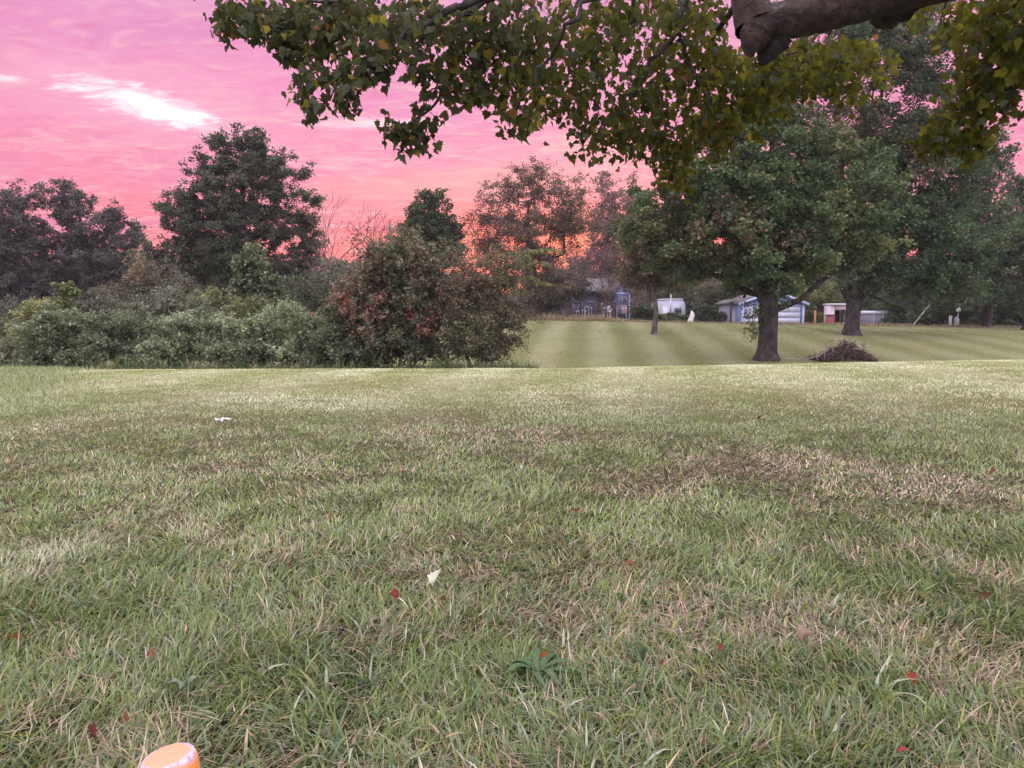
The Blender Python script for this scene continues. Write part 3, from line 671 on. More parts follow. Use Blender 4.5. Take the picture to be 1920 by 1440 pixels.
for k, (px, py, rx, ry, D_, lab) in enumerate([(1065, 535, 38, 30, 88, 'dark bushy tree left of the blue house and its deck'), (1035, 545, 34, 34, 80, 'low dark tree behind the trunk of the thin autumn tree')]):
    tree('tree', lab, 'tree', D_, bxy(px, D_), [(px, py, rx, ry), (px - 20, py + 15, rx, ry * .7)], .25, 4.5, 80, .7, 15000, .22, [(.06, .065, .055), (.08, .075, .06)], 30 + k, bark=M_bark2)
# scrubby half bare trees in front of the blue house
def bare_tree(name, label, D, px, base_y, spread, top, n, seed, r0=.12, tip=.006, mat=None, leafn=0, lcol=(.14, .10, .09), group=None, low=0.15):
    r = np.random.default_rng(seed); bx_, by_ = bxy(px, D); z0 = float(gz(bx_, by_)) - .05
    root = empty(name, (bx_, by_, z0 + .05), label, 'tree', group)
    H = top; u = r.random(n) ** .6
    T_ = np.stack([bx_ + r.normal(0, .5, n) * spread * (0.35 + u * .65), by_ + r.normal(0, .4, n) * spread * .7, z0 + H * (low + (1 - low) * u)], 1)
    tpz = [(bx_, by_, z0), (bx_ + .05, by_, z0 + H * .12), (bx_ - .08, by_, z0 + H * .25), (bx_ + .1, by_, z0 + H * .5), (bx_, by_, z0 + H * .8)]
    nodes, par = grow(tpz, [-1, 0, 1, 2, 3], T_, r, 2.2, seg=.5)
    rad = [r0, r0 * .9, r0 * .75, r0 * .45, r0 * .12]; V, Q = trunk_tube(tpz, rad, 8, .4, seed)
    V2, Q2, rr = skeleton_mesh(nodes, par, {i: rad[i] for i in range(5)}, tip, sides=4, rmax=r0 * .6)
    mesh_obj('trunk', np.concatenate([V, V2]), np.concatenate([Q, Q2 + len(V)]), mat or M_bare, root, smooth=True)
    if leafn:
        pp = T_[r.integers(0, n, leafn)] + r.normal(0, .22, (leafn, 3)); V, Q = leaf_quads(pp, .10 + .08 * r.random(leafn), r)
        mesh_obj('crown', V, Q, M_leaf, root, cols=np.repeat(np.array(lcol) * (.6 + .8 * r.random((leafn, 1))), 4, axis=0))
    return root
def forked_tree(name, label, D, px, H, seed, r0, depth, mat, nst=3, fan=.55, leafn=0, lcol=None, group=None):
    r = np.random.default_rng(seed); bx_, by_ = bxy(px, D); z0 = float(gz(bx_, by_)); root = empty(name, (bx_, by_, z0), label, 'tree', group); mb = MB(); tips = []
    def go(p, d, ln, rad, dep):
        n_ = 4; pts = [p]; q = p.copy(); dd = d.copy()
        for _ in range(n_):
            dd = dd + r.normal(0, .07, 3) + np.array([0, 0, .035]); dd /= np.linalg.norm(dd); q = q + dd * ln / n_; pts.append(q)
        rads = np.linspace(rad, rad * .68, n_ + 1); mb.tube(pts, rads, 5 if rad > .03 else 3, False)
        if dep == 0: tips.append(q); return
        for k in range(2 if r.random() < .75 else 3):
            nd = dd + r.normal(0, .42, 3) * np.array([1, .8, .5]); nd /= np.linalg.norm(nd); go(q, nd, ln * (.66 + .24 * r.random()), rad * .64, dep - 1)
        for k in range(2):
            i = 1 + int(r.integers(0, 3)); nd = dd + r.normal(0, .7, 3) * np.array([1, .8, .4]); nd /= np.linalg.norm(nd)
            if dep >= 2: go(pts[i], nd, ln * .5, rad * .4, dep - 2)
    for k in range(nst):
        a_ = (k + .5) / nst * 2 - 1; d = np.array([a_ * fan + r.normal(0, .06), r.normal(0, .2), 1.0]); d /= np.linalg.norm(d)
        go(np.array([bx_ + a_ * .15, by_ + r.normal(0, .1), z0 - .05]), d, H * (.34 + .06 * r.random()), r0 * (.8 + .3 * r.random()), depth)
    mb.build('trunk', mat, root, True)
    if leafn:
        tp_ = np.array(tips); pp = tp_[r.integers(0, len(tp_), leafn)] + r.normal(0, .12, (leafn, 3)); V, Q = leaf_quads(pp, .09 + .06 * r.random(leafn), r)
        mesh_obj('crown', V, Q, M_leaf, root, cols=np.repeat(np.array(lcol) * (.6 + .8 * r.random((leafn, 1))), 4, axis=0))
forked_tree('bare_tree', 'leafless reddish tree standing against the pink sky left of the red leaved bush', 40.0, 655, 5.3, 41, .085, 5, M_bare)
forked_tree('bare_tree', 'nearly leafless smaller tree just right of the leafless reddish one', 44.0, 712, 4.9, 42, .07, 4, M_bare, 2, .3, 700, (.13, .08, .07))
bare_tree('scrub_tree', 'scrubby half bare tree in front of the middle of the blue house', 86.0, 1136, 590, 2.6, 5.2, 200, 43, .10, .012, M_twigd, 1500, (.13, .095, .095))
bare_tree('scrub_tree', 'leaning half bare tree right of the draped flag', 80.0, 1192, 590, 2.4, 5.6, 190, 44, .20, .014, M_bark2, 1800, (.13, .10, .085))
bare_tree('scrub_tree', 'tangled half bare tree over the left end of the deck', 86.0, 1060, 590, 2.6, 5.6, 220, 45, .12, .012, M_twigd, 4500, (.12, .085, .085), low=.5)
bare_tree('scrub_tree', 'purplish half bare tree rising behind the roof of the blue house', 104.0, 1110, 590, 7.0, 9.5, 380, 46, .2, .02, M_twigd, 16000, (.13, .09, .10), low=.35)

# right hand trees
G_R = [(.055, .09, .06), (.07, .11, .075), (.09, .13, .09), (.06, .095, .07)]
tree('tree', 'dense dark tree cut by the right edge of the picture', 'tree', 50.0, bxy(1925, 50),
     [(1925, 360, 45, 50), (1915, 430, 55, 50), (1950, 480, 90, 90), (1890, 500, 55, 50), (1900, 560, 70, 30), (1980, 400, 60, 80)], .35, 9, 260, .55, 52000, .16, G_R, 51)
tree('tree', 'feathery green tree between the tall maple and the right edge tree', 'tree', 56.0, bxy(1845, 56),
     [(1850, 300, 38, 40), (1830, 370, 45, 45), (1860, 440, 45, 50), (1830, 510, 60, 50), (1800, 560, 60, 22)], .3, 11, 250, .5, 42000, .16, [(.06, .10, .065), (.08, .12, .075), (.05, .085, .055)], 52, tip=.012)
us = [(1295, 548, 55, 30, 84, 'rounded grey green bush behind the white camper'), (1350, 548, 45, 34, 76, 'tall grey green bush left of the blue garage'), (1535, 550, 40, 38, 76, 'yellow green bush right of the blue garage'),
      (1450, 535, 60, 28, 92, 'dark tree mass behind the roof of the blue garage'), (1640, 552, 55, 28, 84, 'dark bush behind the low grey trailer'), (1700, 560, 55, 32, 74, 'dark bush behind the leaning pole'),
      (1755, 562, 45, 34, 66, 'dense green bush left of the white markers'), (1815, 572, 50, 32, 64, 'dense green bush right of the white markers'), (1880, 575, 60, 34, 60, 'wide dark bush below the right edge tree'), (1590, 545, 40, 30, 88, 'olive bush behind the open white shed'),
      (1245, 550, 40, 26, 90, 'dark shrub rising over the white camper')]
us += [(1256, 596, 18, 6, 71, 'low dark green bush in front of the white camper'), (1210, 586, 24, 14, 68, 'dark brownish bush behind the small brown leaved tree'), (1284, 600, 14, 4, 69, 'small brown bush before the right end of the white camper'), (1328, 586, 22, 15, 70, 'grey brushy bush between the white bundle and the weathered shed')]
for k, (px, py, rx, ry, D_, lab) in enumerate(us):
    pal_ = [(.085, .10, .06), (.11, .12, .07), (.07, .085, .055)] if D_ > 70 and px < 1600 else [(.045, .075, .045), (.06, .09, .055), (.08, .105, .065)]
    if px in (1215, 1282, 1335): pal_ = [(.14, .11, .09), (.10, .09, .07), (.12, .12, .09)]
    if px == 1535: pal_ = [(.15, .17, .07), (.18, .19, .08), (.12, .15, .06)]
    tree('bush', lab, 'bush', D_, bxy(px, D_), [(px, py, rx, ry), (px + 12, py + ry * .8, rx, ry * .7), (px - 14, py + ry * 1.0, rx * .8, ry * .6)], .12, 2.5, 90, .28 if D_ < 72 else .5, 15000, .17, pal_, 60 + k, group='bushes along the far side of the ridge', bark=M_bark2)

# ------------------------------------------------------------------ thicket at the foot of the lawn
def shrub(name, label, cat, D, px, lobes, ncl, clump, nleaf, leaf, pal, seed, group=None, shell=.35, depth=1.0, accents=None, stems=7, tip=.004, upb=.6, sub=.6, flat=.8, spread=None, fill=1.0, bark=None):
    r = np.random.default_rng(seed); x0, y0 = bxy(px, D); z0 = float(gz(x0, y0))
    root = empty(name, (x0, y0, z0), label, cat, group)
    C_ = sample_lobes(lobes, D, ncl, r, shell, depth); C_ = C_[C_[:, 2] > gz(C_[:, 0], C_[:, 1]) + .05]
    spr = spread or .35
    nodes = [np.array([x0, y0, z0 - .05])]; par = [-1]
    for k in range(stems):
        a_ = r.random() * 6.28; nodes.append(np.array([x0 + spr * math.cos(a_) * r.random(), y0 + spr * math.sin(a_) * r.random(), z0 + .02])); par.append(0)
        nodes.append(nodes[-1] + np.array([spr * .5 * math.cos(a_), spr * .5 * math.sin(a_), .35 + .3 * r.random()])); par.append(len(nodes) - 2)
    nd, pr = grow(nodes, par, C_[r.permutation(len(C_))[:int(len(C_) * .8)]], r, 1.2, seg=.3)
    V, Q, _ = skeleton_mesh(nd, pr, {0: .03}, tip, sides=4, rmax=.035)
    mesh_obj('stems', V, Q, bark or M_twigd, root, smooth=True)
    n = len(C_); ns = 5; S_ = np.repeat(C_, ns, 0) + r.normal(0, 1, (n * ns, 3)) * clump * sub * np.array([1, 1, flat])
    per = max(1, nleaf // (n * ns)); Lp = np.repeat(S_, per, 0) + r.normal(0, 1, (n * ns * per, 3)) * clump * .28
    m_ = len(Lp); pal = np.array(pal, float); tone = r.random(n)
    pi = np.clip((np.repeat(tone, ns * per) * .6 + .4 * r.random(m_)) * len(pal), 0, len(pal) - 1e-6).astype(int)
    cc = pal[pi] * (.7 + .6 * r.random((m_, 1))) * np.repeat(0.7 + 0.6 * r.random(n), ns * per)[:, None]
    if accents is not None:
        for (ax_, ay_, arx, ary, ac, ap) in accents:
            c0 = P(ax_, ay_, D); dx_ = (Lp[:, 0] - c0[0]) / (arx * PX(D)); dz_ = (Lp[:, 2] - c0[2]) / (ary * PX(D))
            mk = (dx_ ** 2 + dz_ ** 2 < 1) & (r.random(m_) < ap) & (Lp[:, 1] < D + .2)
            cc[mk] = np.array(ac) * (.7 + .6 * r.random((mk.sum(), 1)))
    ok = Lp[:, 2] > gz(Lp[:, 0], Lp[:, 1]) + .01; Lp = Lp[ok]; cc = cc[ok]
    V, Q = leaf_quads(Lp, leaf * (.55 + .9 * r.random(len(Lp))), r, upb)
    mesh_obj('foliage', V, Q, M_leaf, root, cols=np.repeat(cc, 4, 0)); return root
VG = 'vine covered shrubs of the thicket'
YG = [(.22, .23, .12), (.27, .27, .14), (.17, .20, .10), (.29, .26, .16)]
def mound(label, D, outline, base_py, seed, pal, leaf=.062, nl=26000, lr_=30, cat='shrub', x0=None, ncl=230, clump=.16):
    """a vine mound: small overlapping lobes under a rounded outline [(px, top py) ...]"""
    r = np.random.default_rng(seed + 500); xs = [o[0] for o in outline]; ys = [o[1] for o in outline]; lobes = []
    for k in range(22):
        px_ = xs[0] + (xs[-1] - xs[0]) * (k + .5) / 22 + r.normal(0, 6) if k < 11 else r.uniform(xs[0], xs[-1]); px_ = xs[0] + (xs[-1] - xs[0]) * (k + .5) / 11 if k < 11 else px_; top = np.interp(px_, xs, ys) - 7; f = .12 * r.random() if k < 11 else r.random() ** .6; R1 = lr_ * r.uniform(.7, 1.25)
        lobes.append((px_, top + R1 * .8 + f * max(0, base_py - top - R1 * 1.2), R1 * 1.15, R1 * .85, r.normal(0, .3) - .45 * f))
    shrub('shrub', label, cat, D, x0 or (xs[0] + xs[-1]) / 2, lobes, ncl, clump, nl, leaf, pal, seed, VG, shell=.2, sub=.62, flat=.7)
def mul(p, f): return [tuple(v * f for v in c) for c in p]
BASE = [(.10, .10, .075), (.13, .115, .09), (.08, .10, .07)]
mound('grey green rounded mound near the left end of the thicket', 18.4, [(48, 660), (75, 600), (115, 578), (150, 592), (175, 655)], 690, 71, mul(G_VINE, .95))
mound('pinkish grey dry brush at the far left of the thicket', 19.5, [(-60, 655), (0, 640), (40, 650)], 690, 83, [(.17, .14, .13), (.14, .13, .10), (.12, .13, .09)], ncl=150, nl=14000)
mound('pale yellowish shrub poking up behind the rounded mound near the left end', 20.6, [(45, 600), (55, 575), (70, 560), (90, 565), (115, 590)], 690, 72, YG, ncl=150, nl=15000, lr_=24)
mound('low olive shrub behind the dry brush at the far left', 24.0, [(-80, 612), (0, 605), (50, 605)], 680, 84, [(.10, .12, .06), (.13, .14, .08)], ncl=130, nl=12000)
mound('dark leaved vine mound just right of the rounded mound near the left end', 18.9, [(175, 625), (200, 590), (245, 598), (290, 615), (315, 650)], 688, 73, mul(G_VINE[:4], .8))
mound('wide middle vine mound below the pale sapling', 18.7, [(300, 650), (330, 595), (390, 585), (440, 600), (480, 645)], 688, 74, mul(G_VINE, 1.1), nl=32000, ncl=280)
mound('vine mound with pale leaves at its top left of the red leaved bush', 18.6, [(455, 640), (495, 585), (545, 578), (595, 605), (640, 655)], 688, 75, mul(G_VINE, 1.25), nl=30000, ncl=260)
mound('dark vine mound under the left side of the red leaved bush', 18.3, [(560, 640), (620, 625), (670, 640), (700, 655)], 688, 78, mul(G_VINE, .6), nl=18000, ncl=170)
mound('light grey shrub rising behind the dark leaved vine mound', 21.5, [(215, 590), (270, 560), (320, 535), (350, 545), (380, 575)], 680, 76, [(.17, .18, .15), (.20, .21, .17), (.13, .15, .11)], nl=19000, ncl=190)
mound('yellow green vine ridge behind the middle mound', 22.5, [(330, 570), (390, 545), (450, 542), (510, 560), (560, 590)], 680, 77, [(.19, .22, .11), (.24, .26, .14), (.15, .18, .10)], nl=24000, ncl=220)
shrub('shrub', 'leggy dark green shrub behind the pale sapling', 'shrub', 25.0, 590, [(590, 545, 50, 40), (630, 520, 35, 35), (560, 600, 80, 50), (620, 590, 60, 50)], 190, .2, 16000, .065, [(.08, .10, .07), (.11, .13, .09), (.07, .085, .065)], 79, VG)
shrub('shrub', 'dim brown green shrub between the two dark left hand trees', 'shrub', 36.0, 285, [(285, 520, 45, 45), (255, 500, 20, 26), (320, 545, 60, 35), (240, 560, 60, 40)], 200, .28, 17000, .09, [(.13, .125, .095), (.10, .11, .085), (.18, .14, .11)], 80, VG, accents=[(255, 500, 30, 34, (.30, .21, .15), .5)])
shrub('shrub', 'dark low shrub below the leafy tree at the left edge', 'shrub', 30.0, 60, [(40, 590, 70, 35), (120, 585, 60, 30), (190, 590, 60, 30)], 180, .25, 15000, .08, [(.09, .095, .08), (.11, .11, .095)], 81, VG)
shrub('sapling', 'pale green leafy sapling rising over the middle of the thicket', 'sapling', 21.0, 480, [(475, 472, 22, 18), (462, 495, 26, 20), (490, 500, 24, 18), (458, 530, 20, 26), (505, 530, 22, 16), (515, 550, 20, 14), (480, 535, 24, 20)], 105, .12, 9000, .085, [(.15, .18, .12), (.19, .22, .15), (.12, .15, .095)], 91, None, shell=.4, stems=3, spread=.12, tip=.006, flat=.45, sub=.8)
shrub('sapling', 'small yellow green sapling sticking up above the rounded mound near the left end', 'sapling', 20.3, 125, [(122, 535, 14, 14), (128, 555, 16, 14), (120, 580, 14, 18)], 34, .10, 2200, .08, [(.18, .21, .10), (.14, .17, .08)], 93, None, shell=.5, stems=2, spread=.08, flat=.5, sub=.8)
# sumac sapling with drooping pinnate leaves
def sumac(label, D, px, tips, seed, colr, group):
    r = np.random.default_rng(seed); x0, y0 = bxy(px, D); z0 = float(gz(x0, y0)); root = empty('sumac_sapling', (x0, y0, z0), label, 'sapling', group)
    T_ = np.array([P(a, b_, D + r.normal(0, .25)) for a, b_ in tips]); st_ = [(x0, y0, z0 - .05), (x0 + .05, y0, z0 + .6), (x0, y0, z0 + 1.2)]
    nd, pr = grow(st_, [-1, 0, 1], T_, r, 1.5, seg=.4); V, Q, _ = skeleton_mesh(nd, pr, {0: .03, 1: .026, 2: .02}, .006, sides=5, rmax=.03)
    mesh_obj('stem', V, Q, M_bark2, root, smooth=True)
    pos, dr = [], []; mb = MB()
    for tpt in T_:
        for k in range(9):
            a_ = r.random() * 6.28; ln = .26 + .16 * r.random(); d = np.array([math.cos(a_), math.sin(a_), .35])
            p = [tpt + d * ln * f + np.array([0, 0, -.32 * ln * f * f * 1.6]) for f in np.linspace(0, 1, 9)]
            mb.tube(p[::2], [.004, .003, .003, .002, .001], 3, False)
            for q in range(1, 9):
                t_ = p[q] - p[q - 1]; t_ /= np.linalg.norm(t_); sd_ = np.cross(t_, [0, 0, 1.]); sd_ /= np.linalg.norm(sd_) + 1e-6
                for sg in (-1, 1): pos.append(p[q]); dr.append(sd_ * sg + t_ * .4 + np.array([0, 0, -.5 + .2 * r.normal()]))
    mb.build('leaf_stalk', M_twigd, root)
    pos = np.array(pos); dr = np.array(dr); dr /= np.linalg.norm(dr, axis=1)[:, None]; n = len(pos); s_ = (.08 + .04 * r.random(n))[:, None]
    w = np.cross(dr, np.array([0, 0, 1.]) + r.normal(0, .3, (n, 3))); w /= np.linalg.norm(w, axis=1)[:, None]
    V = np.stack([pos, pos + dr * s_ * .45 + w * s_ * .17, pos + dr * s_, pos + dr * s_ * .45 - w * s_ * .17], 1).reshape(-1, 3)
    mesh_obj('foliage', V, np.arange(len(V)).reshape(-1, 4), M_leaf, root, cols=np.repeat(np.array(colr) * (.75 + .5 * r.random((n, 1))), 4, 0))
r_ = np.random.default_rng(3)
sumac('yellow green sumac sapling with drooping leaves at the right end of the thicket', 19.0, 985, [(965, 475), (985, 480), (1000, 470), (1025, 468), (975, 500), (1010, 492), (960, 500), (990, 520), (1010, 530), (975, 545)], 92, (.14, .16, .065), None)
RED = (.30, .12, .125); PK = (.31, .19, .165)
shrub('red_leaved_bush', 'tall bush with pink and dark red leaf clusters in the middle of the thicket', 'bush', 18.2, 740,
      [(740, 520, 85, 65), (690, 560, 75, 60), (790, 570, 80, 65), (740, 610, 120, 55), (740, 650, 125, 38), (760, 465, 50, 35), (655, 590, 50, 55), (700, 490, 40, 45), (820, 510, 50, 45)], 560, .17, 52000, .068,
      [(.085, .115, .075), (.07, .10, .065), (.13, .135, .09), (.18, .15, .115), (.10, .135, .085)], 94, None, shell=.42, spread=.7, stems=12, sub=.7,
      accents=[(655, 575, 22, 20, RED, .5), (690, 600, 40, 36, PK, .3), (640, 540, 26, 34, PK, .25), (650, 560, 12, 14, (.36, .12, .09), .7), (725, 558, 20, 11, RED, .5), (700, 580, 16, 14, RED, .5), (590, 580, 14, 22, RED, .5), (850, 577, 16, 16, RED, .5), (822, 560, 18, 10, RED, .5), (735, 592, 12, 10, PK, .6),
               (815, 590, 18, 12, RED, .5), (775, 592, 12, 12, RED, .7), (810, 618, 30, 14, RED, .6), (680, 540, 60, 60, (.24, .16, .14), .3), (750, 480, 70, 40, (.19, .17, .11), .3), (820, 500, 50, 45, (.24, .16, .155), .3)])
shrub('brown_bush', 'airy brown leaved bush with arching twigs at the right end of the thicket', 'bush', 17.6, 900,
      [(900, 520, 60, 50), (870, 560, 50, 55), (930, 560, 50, 55), (890, 620, 65, 50), (930, 640, 45, 35), (900, 660, 60, 22), (960, 600, 30, 40), (945, 500, 50, 38), (860, 640, 45, 35), (845, 480, 30, 28)], 520, .13, 36000, .044,
      [(.125, .12, .08), (.155, .145, .10), (.10, .11, .07), (.17, .15, .115)], 95, None, shell=.5, spread=.35, stems=12, tip=.005, sub=.8,
      accents=[(860, 520, 60, 50, (.20, .115, .11), .35), (890, 575, 24, 18, (.30, .26, .28), .10)])
# long arching twigs on its right side
bb = [o for o in bpy.data.objects if o.name == 'brown_bush'][0]; mb = MB(); pp = []; r_ = np.random.default_rng(96)
for (ex, ey) in [(1015, 600), (985, 615), (975, 640), (960, 655), (1000, 585), (980, 570), (955, 672), (990, 655), (1000, 545), (965, 590), (1020, 592), (972, 625)]:
    a = P(905 + 20 * r_.random(), 640 - 60 * r_.random(), 17.6); e = P(ex, ey, 17.3 + .4 * r_.random()); m_ = (a + e) / 2 + np.array([0, 0, .16 + .1 * r_.random()])
    ts = np.linspace(0, 1, 9)[:, None]; cv = (1 - ts) ** 2 * a + 2 * ts * (1 - ts) * m_ + ts ** 2 * e; mb.tube(cv, np.linspace(.009, .003, 9), 4)
    for c_ in cv[2:]: pp.append(c_ + r_.normal(0, .055, (26, 3)))
mb.build('arching_twig', M_twigd, bb); pp = np.concatenate(pp); V, Q = leaf_quads(pp, .028 + .028 * r_.random(len(pp)), r_, .3)
mesh_obj('twig_leaves', V, Q, M_leaf, bb, cols=np.repeat(np.array([.105, .09, .065]) * (.6 + .8 * r_.random((len(pp), 1))), 4, 0))

# far woods filling the horizon beyond everything
r_ = np.random.default_rng(100); n = 210000
ang = r_.random(n) * 2.2 - 1.1; Rr = 150 + 30 * r_.random(n); x = Rr * np.sin(ang); y = Rr * np.cos(ang)
env = 10.5 + 6.5 * (fbm(x, y * 0 + 3, 16) - .5) + 4 * (vn(x, y * 0, 5) - .5) - 3.2 * np.exp(-(((ang - .07) / .10) ** 2))
zz = .3 + env * r_.random(n) ** 1.3
pal_ = np.array([[.06, .062, .055], [.08, .075, .065], [.05, .06, .05], [.11, .08, .07]])[r_.integers(0, 4, n)]
V, Q = leaf_quads(np.stack([x, y, zz], 1), .5 + .55 * r_.random(n), r_, .5)
fw = mesh_obj('far_woods', V, Q, M_leaf, cols=np.repeat(pal_ * (.7 + .6 * r_.random((n, 1))), 4, 0)); tag(fw, 'distant low woods closing the view behind the trees', 'woods', kind='stuff')

# ------------------------------------------------------------------ buildings and yard things
M_blue = paint_mat('blue_clapboard', (.16, .22, .46), .3, 2.5, .6, lap=.18)
M_blued = paint_mat('dark_blue_clapboard', (.075, .11, .27), .25, 1.5, .6, lap=.2)
M_trim = paint_mat('pale_blue_trim', (.38, .46, .74), .2, 5)
M_white = paint_mat('white_paint', (.56, .56, .68), .3, 3)
M_door = paint_mat('white_garage_door', (.52, .55, .74), .2, 2)
M_wood = paint_mat('weathered_boards', (.27, .26, .36), .5, 6, .85, lap=.25)
M_roof = paint_mat('grey_shingles', (.10, .095, .11), .4, 8, .9)
M_dark = paint_mat('dark_interior', (.02, .02, .025), .2, 3, .8)
M_deckw = paint_mat('brown_deck_wood', (.075, .042, .045), .4, 5, .85)
M_brick = paint_mat('brown_red_siding', (.12, .065, .07), .4, 3, .85, lap=.2)
M_pink = paint_mat('faded_pink_white_paint', (.60, .50, .60), .3, 4)
M_silver = paint_mat('grey_sheet_metal', (.40, .40, .50), .35, 3, .45)
M_sildark = paint_mat('dark_grey_panel', (.13, .13, .18), .3, 3, .5)
M_red = paint_mat('dark_red_plastic', (.22, .035, .05), .3, 6, .5)
M_black = paint_mat('black_plastic', (.02, .02, .022), .2, 5, .5)
M_flagr = paint_mat('flag_red_cloth', (.60, .10, .14), .15, 8, .9)
M_flagb = paint_mat('flag_blue_cloth', (.05, .06, .20), .15, 8, .9)
M_post = paint_mat('rusty_orange_wood', (.42, .20, .10), .5, 9, .85)
M_pole = paint_mat('peeling_pale_pole', (.45, .45, .33), .5, 7, .7)
M_glass = paint_mat('dim_window_glass', (.04, .05, .07), .2, 2, .15)
M_lightw = paint_mat('white_ornament', (.60, .59, .62), .2, 6)
def W(px, py, D): q = P(px, py, D); return q[0], q[2]

# blue garage
D = 67.0; gx0, _ = W(1390.5, 600, D); gx1, _ = W(1507, 600, D); ez = P(0, 568, D)[2]; pz = P(0, 546, D)[2]; zf = float(gz((gx0 + gx1) / 2, D)) - .1
cxm = (gx0 + gx1) / 2; y0, y1 = D, D + 7
root = empty('garage', (cxm, D, zf + .1), 'small blue garage with a wide white door seen behind the maple trunk', 'garage')
mb = MB(); mb.prism([(gx0, zf), (gx1, zf), (gx1, ez), (cxm, pz), (gx0, ez)], y0, y1); mb.build('wall', M_blue, root)
mb = MB()
for sgn, xe in ((-1, gx0), (1, gx1)):
    dx = abs(cxm - xe); sl = (pz - ez) / dx; xo = xe + sgn * .32; zo = ez - sl * .32
    mb.prism([(xo, zo + .03), (xo, zo + .13), (cxm, pz + .14), (cxm, pz + .03)], y0 - .25, y1 + .25)
rf = mb.build('roof', M_roof, root)
mb = MB()
for sgn, xe in ((-1, gx0), (1, gx1)):
    dx = abs(cxm - xe); sl = (pz - ez) / dx; xo = xe + sgn * .34; zo = ez - sl * .34
    mb.prism([(xo, zo - .12), (xo, zo + .10), (cxm, pz + .12), (cxm, pz - .10)], y0 - .30, y0 - .255)
mb.build('rake_board', M_trim, rf)
for xe in (gx0 + .08, gx1 - .08):
    MB().box((xe, y0 - .03, (zf + ez) / 2), (.2, .06, ez - zf)).build('corner_board', M_trim, root)
dx0, dz1 = W(1396, 575, D); dx1, _ = W(1500, 575, D); dr = MB()
for k in range(5):
    h = (dz1 - zf) / 5; dr.box(((dx0 + dx1) / 2, y0 - .04 - .004 * (k % 2), zf + h * (k + .5)), (dx1 - dx0, .06, h - .035))
dr.build('garage_door', M_door, root)
MB().box(((dx0 + dx1) / 2, y0 - .05, dz1 + .07), (dx1 - dx0 + .2, .1, .14)).build('door_trim', M_trim, root)
# lean-to shed on its left
lx0, _ = W(1366, 600, 69); lx1 = gx0 - .05; lz0 = P(0, 570, 69)[2]; lz1 = P(0, 563.5, 69)[2]
root = empty('lean_to_shed', ((lx0 + lx1) / 2, 69, zf), 'weathered plank shed with a plain door against the left of the blue garage', 'shed')
MB().prism([(lx0, zf), (lx1, zf), (lx1, lz1), (lx0, lz0)], 68.9, 72.5).build('wall', M_wood, root)
MB().prism([(lx0 - .25, lz0 - .02), (lx0 - .25, lz0 + .12), (lx1, lz1 + .14), (lx1, lz1 + .02)], 68.4, 72.8).build('roof', M_roof, root)
d0, _ = W(1372, 600, 69); d1, dzt = W(1383, 574, 69)
dd = MB().box(((d0 + d1) / 2, 68.87, (zf + dzt) / 2), (d1 - d0, .06, dzt - zf)).build('door', M_silver, root)
MB().box((d1 - .07, 68.82, zf + 1.0), (.04, .05, .12)).build('handle', M_black, dd)
MB().box((lx0 + .05, 68.6, (zf + lz0) / 2), (.12, .12, lz0 - zf)).build('post', M_deckw, root)

# blue house with deck
D = 95.0; hz = float(gz(9, D)) - .2
hx0, hz1 = W(1082, 548, D); hx1, _ = W(1156, 600, D)
root = empty('house', ((hx0 + hx1) / 2, D, hz + .2), 'dark blue farmhouse with a front gable half hidden by scrubby trees', 'house')
bx_a, _ = W(1119, 600, D)
MB().box(((hx0 + bx_a) / 2, D + 4, (hz + hz1) / 2), (bx_a - hx0, 8, hz1 - hz)).build('wall', M_blued, root)
MB().box(((bx_a + hx1) / 2 + .003, D + 4.3, (hz + hz1) / 2 + .2), (hx1 - bx_a - .006, 7.4, hz1 - hz + .4)).build('wall', M_brick, root)['label'] = 'brown middle wall'
gl, _ = W(1149, 600, D); gr, _ = W(1178, 600, D); gez = P(0, 551, D)[2]; gpz = P(0, 527, D)[2]; gm = (gl + gr) / 2
MB().prism([(gl, hz), (gr, hz), (gr, gez), (gm, gpz), (gl, gez)], D - 1.2, D + 7.8).build('gable_wall', M_blued, root)
rf = MB()
for xe, sgn in ((gl, -1), (gr, 1)):
    sl = (gpz - gez) / abs(gm - xe); xo = xe + sgn * .3
    rf.prism([(xo, gez - sl * .3 + .02), (xo, gez - sl * .3 + .18), (gm, gpz + .2), (gm, gpz + .04)], D - 1.5, D + 8)
rf.prism([(hx0 - .4, hz1 + .0), (gl, hz1 + .02), (gl, hz1 + .20), (hx0 - .4, hz1 + .18)], D - 1.4, D + .5)
rf.add([[hx0 - .4, D + .5, hz1 + .18], [gl - .31, D + .5, hz1 + .2], [gl - .31, D + 4, hz1 + 1.9], [hx0 - .4, D + 4, hz1 + 1.9], [hx0 - .4, D + 8.2, hz1 + .1], [gl - .31, D + 8.2, hz1 + .1]], [[0, 1, 2, 3], [3, 2, 5, 4]])
rf.build('roof', M_roof, root)
MB().box((gm, D - 1.23, gez + .02), (gr - gl, .05, .16)).build('trim_board', M_trim, root)
for xe in (gr - .07, ): MB().box((xe, D - 1.24, (hz + gez) / 2), (.16, .06, gez - hz)).build('corner_board', M_trim, root)
MB().box((hx0 + .08, D - .04, (hz + hz1) / 2), (.18, .07, hz1 - hz)).build('corner_board', M_trim, root)
wx, wz = W(1166, 536.5, D); R = .33
fan = [(wx - R, wz)] + [(wx + R * math.cos(a), wz + R * 1.15 * math.sin(a)) for a in np.linspace(0, math.pi, 9)][:-1]
fw_ = MB().prism(fan, D - 1.30, D - 1.21).build('fan_window', M_white, root)
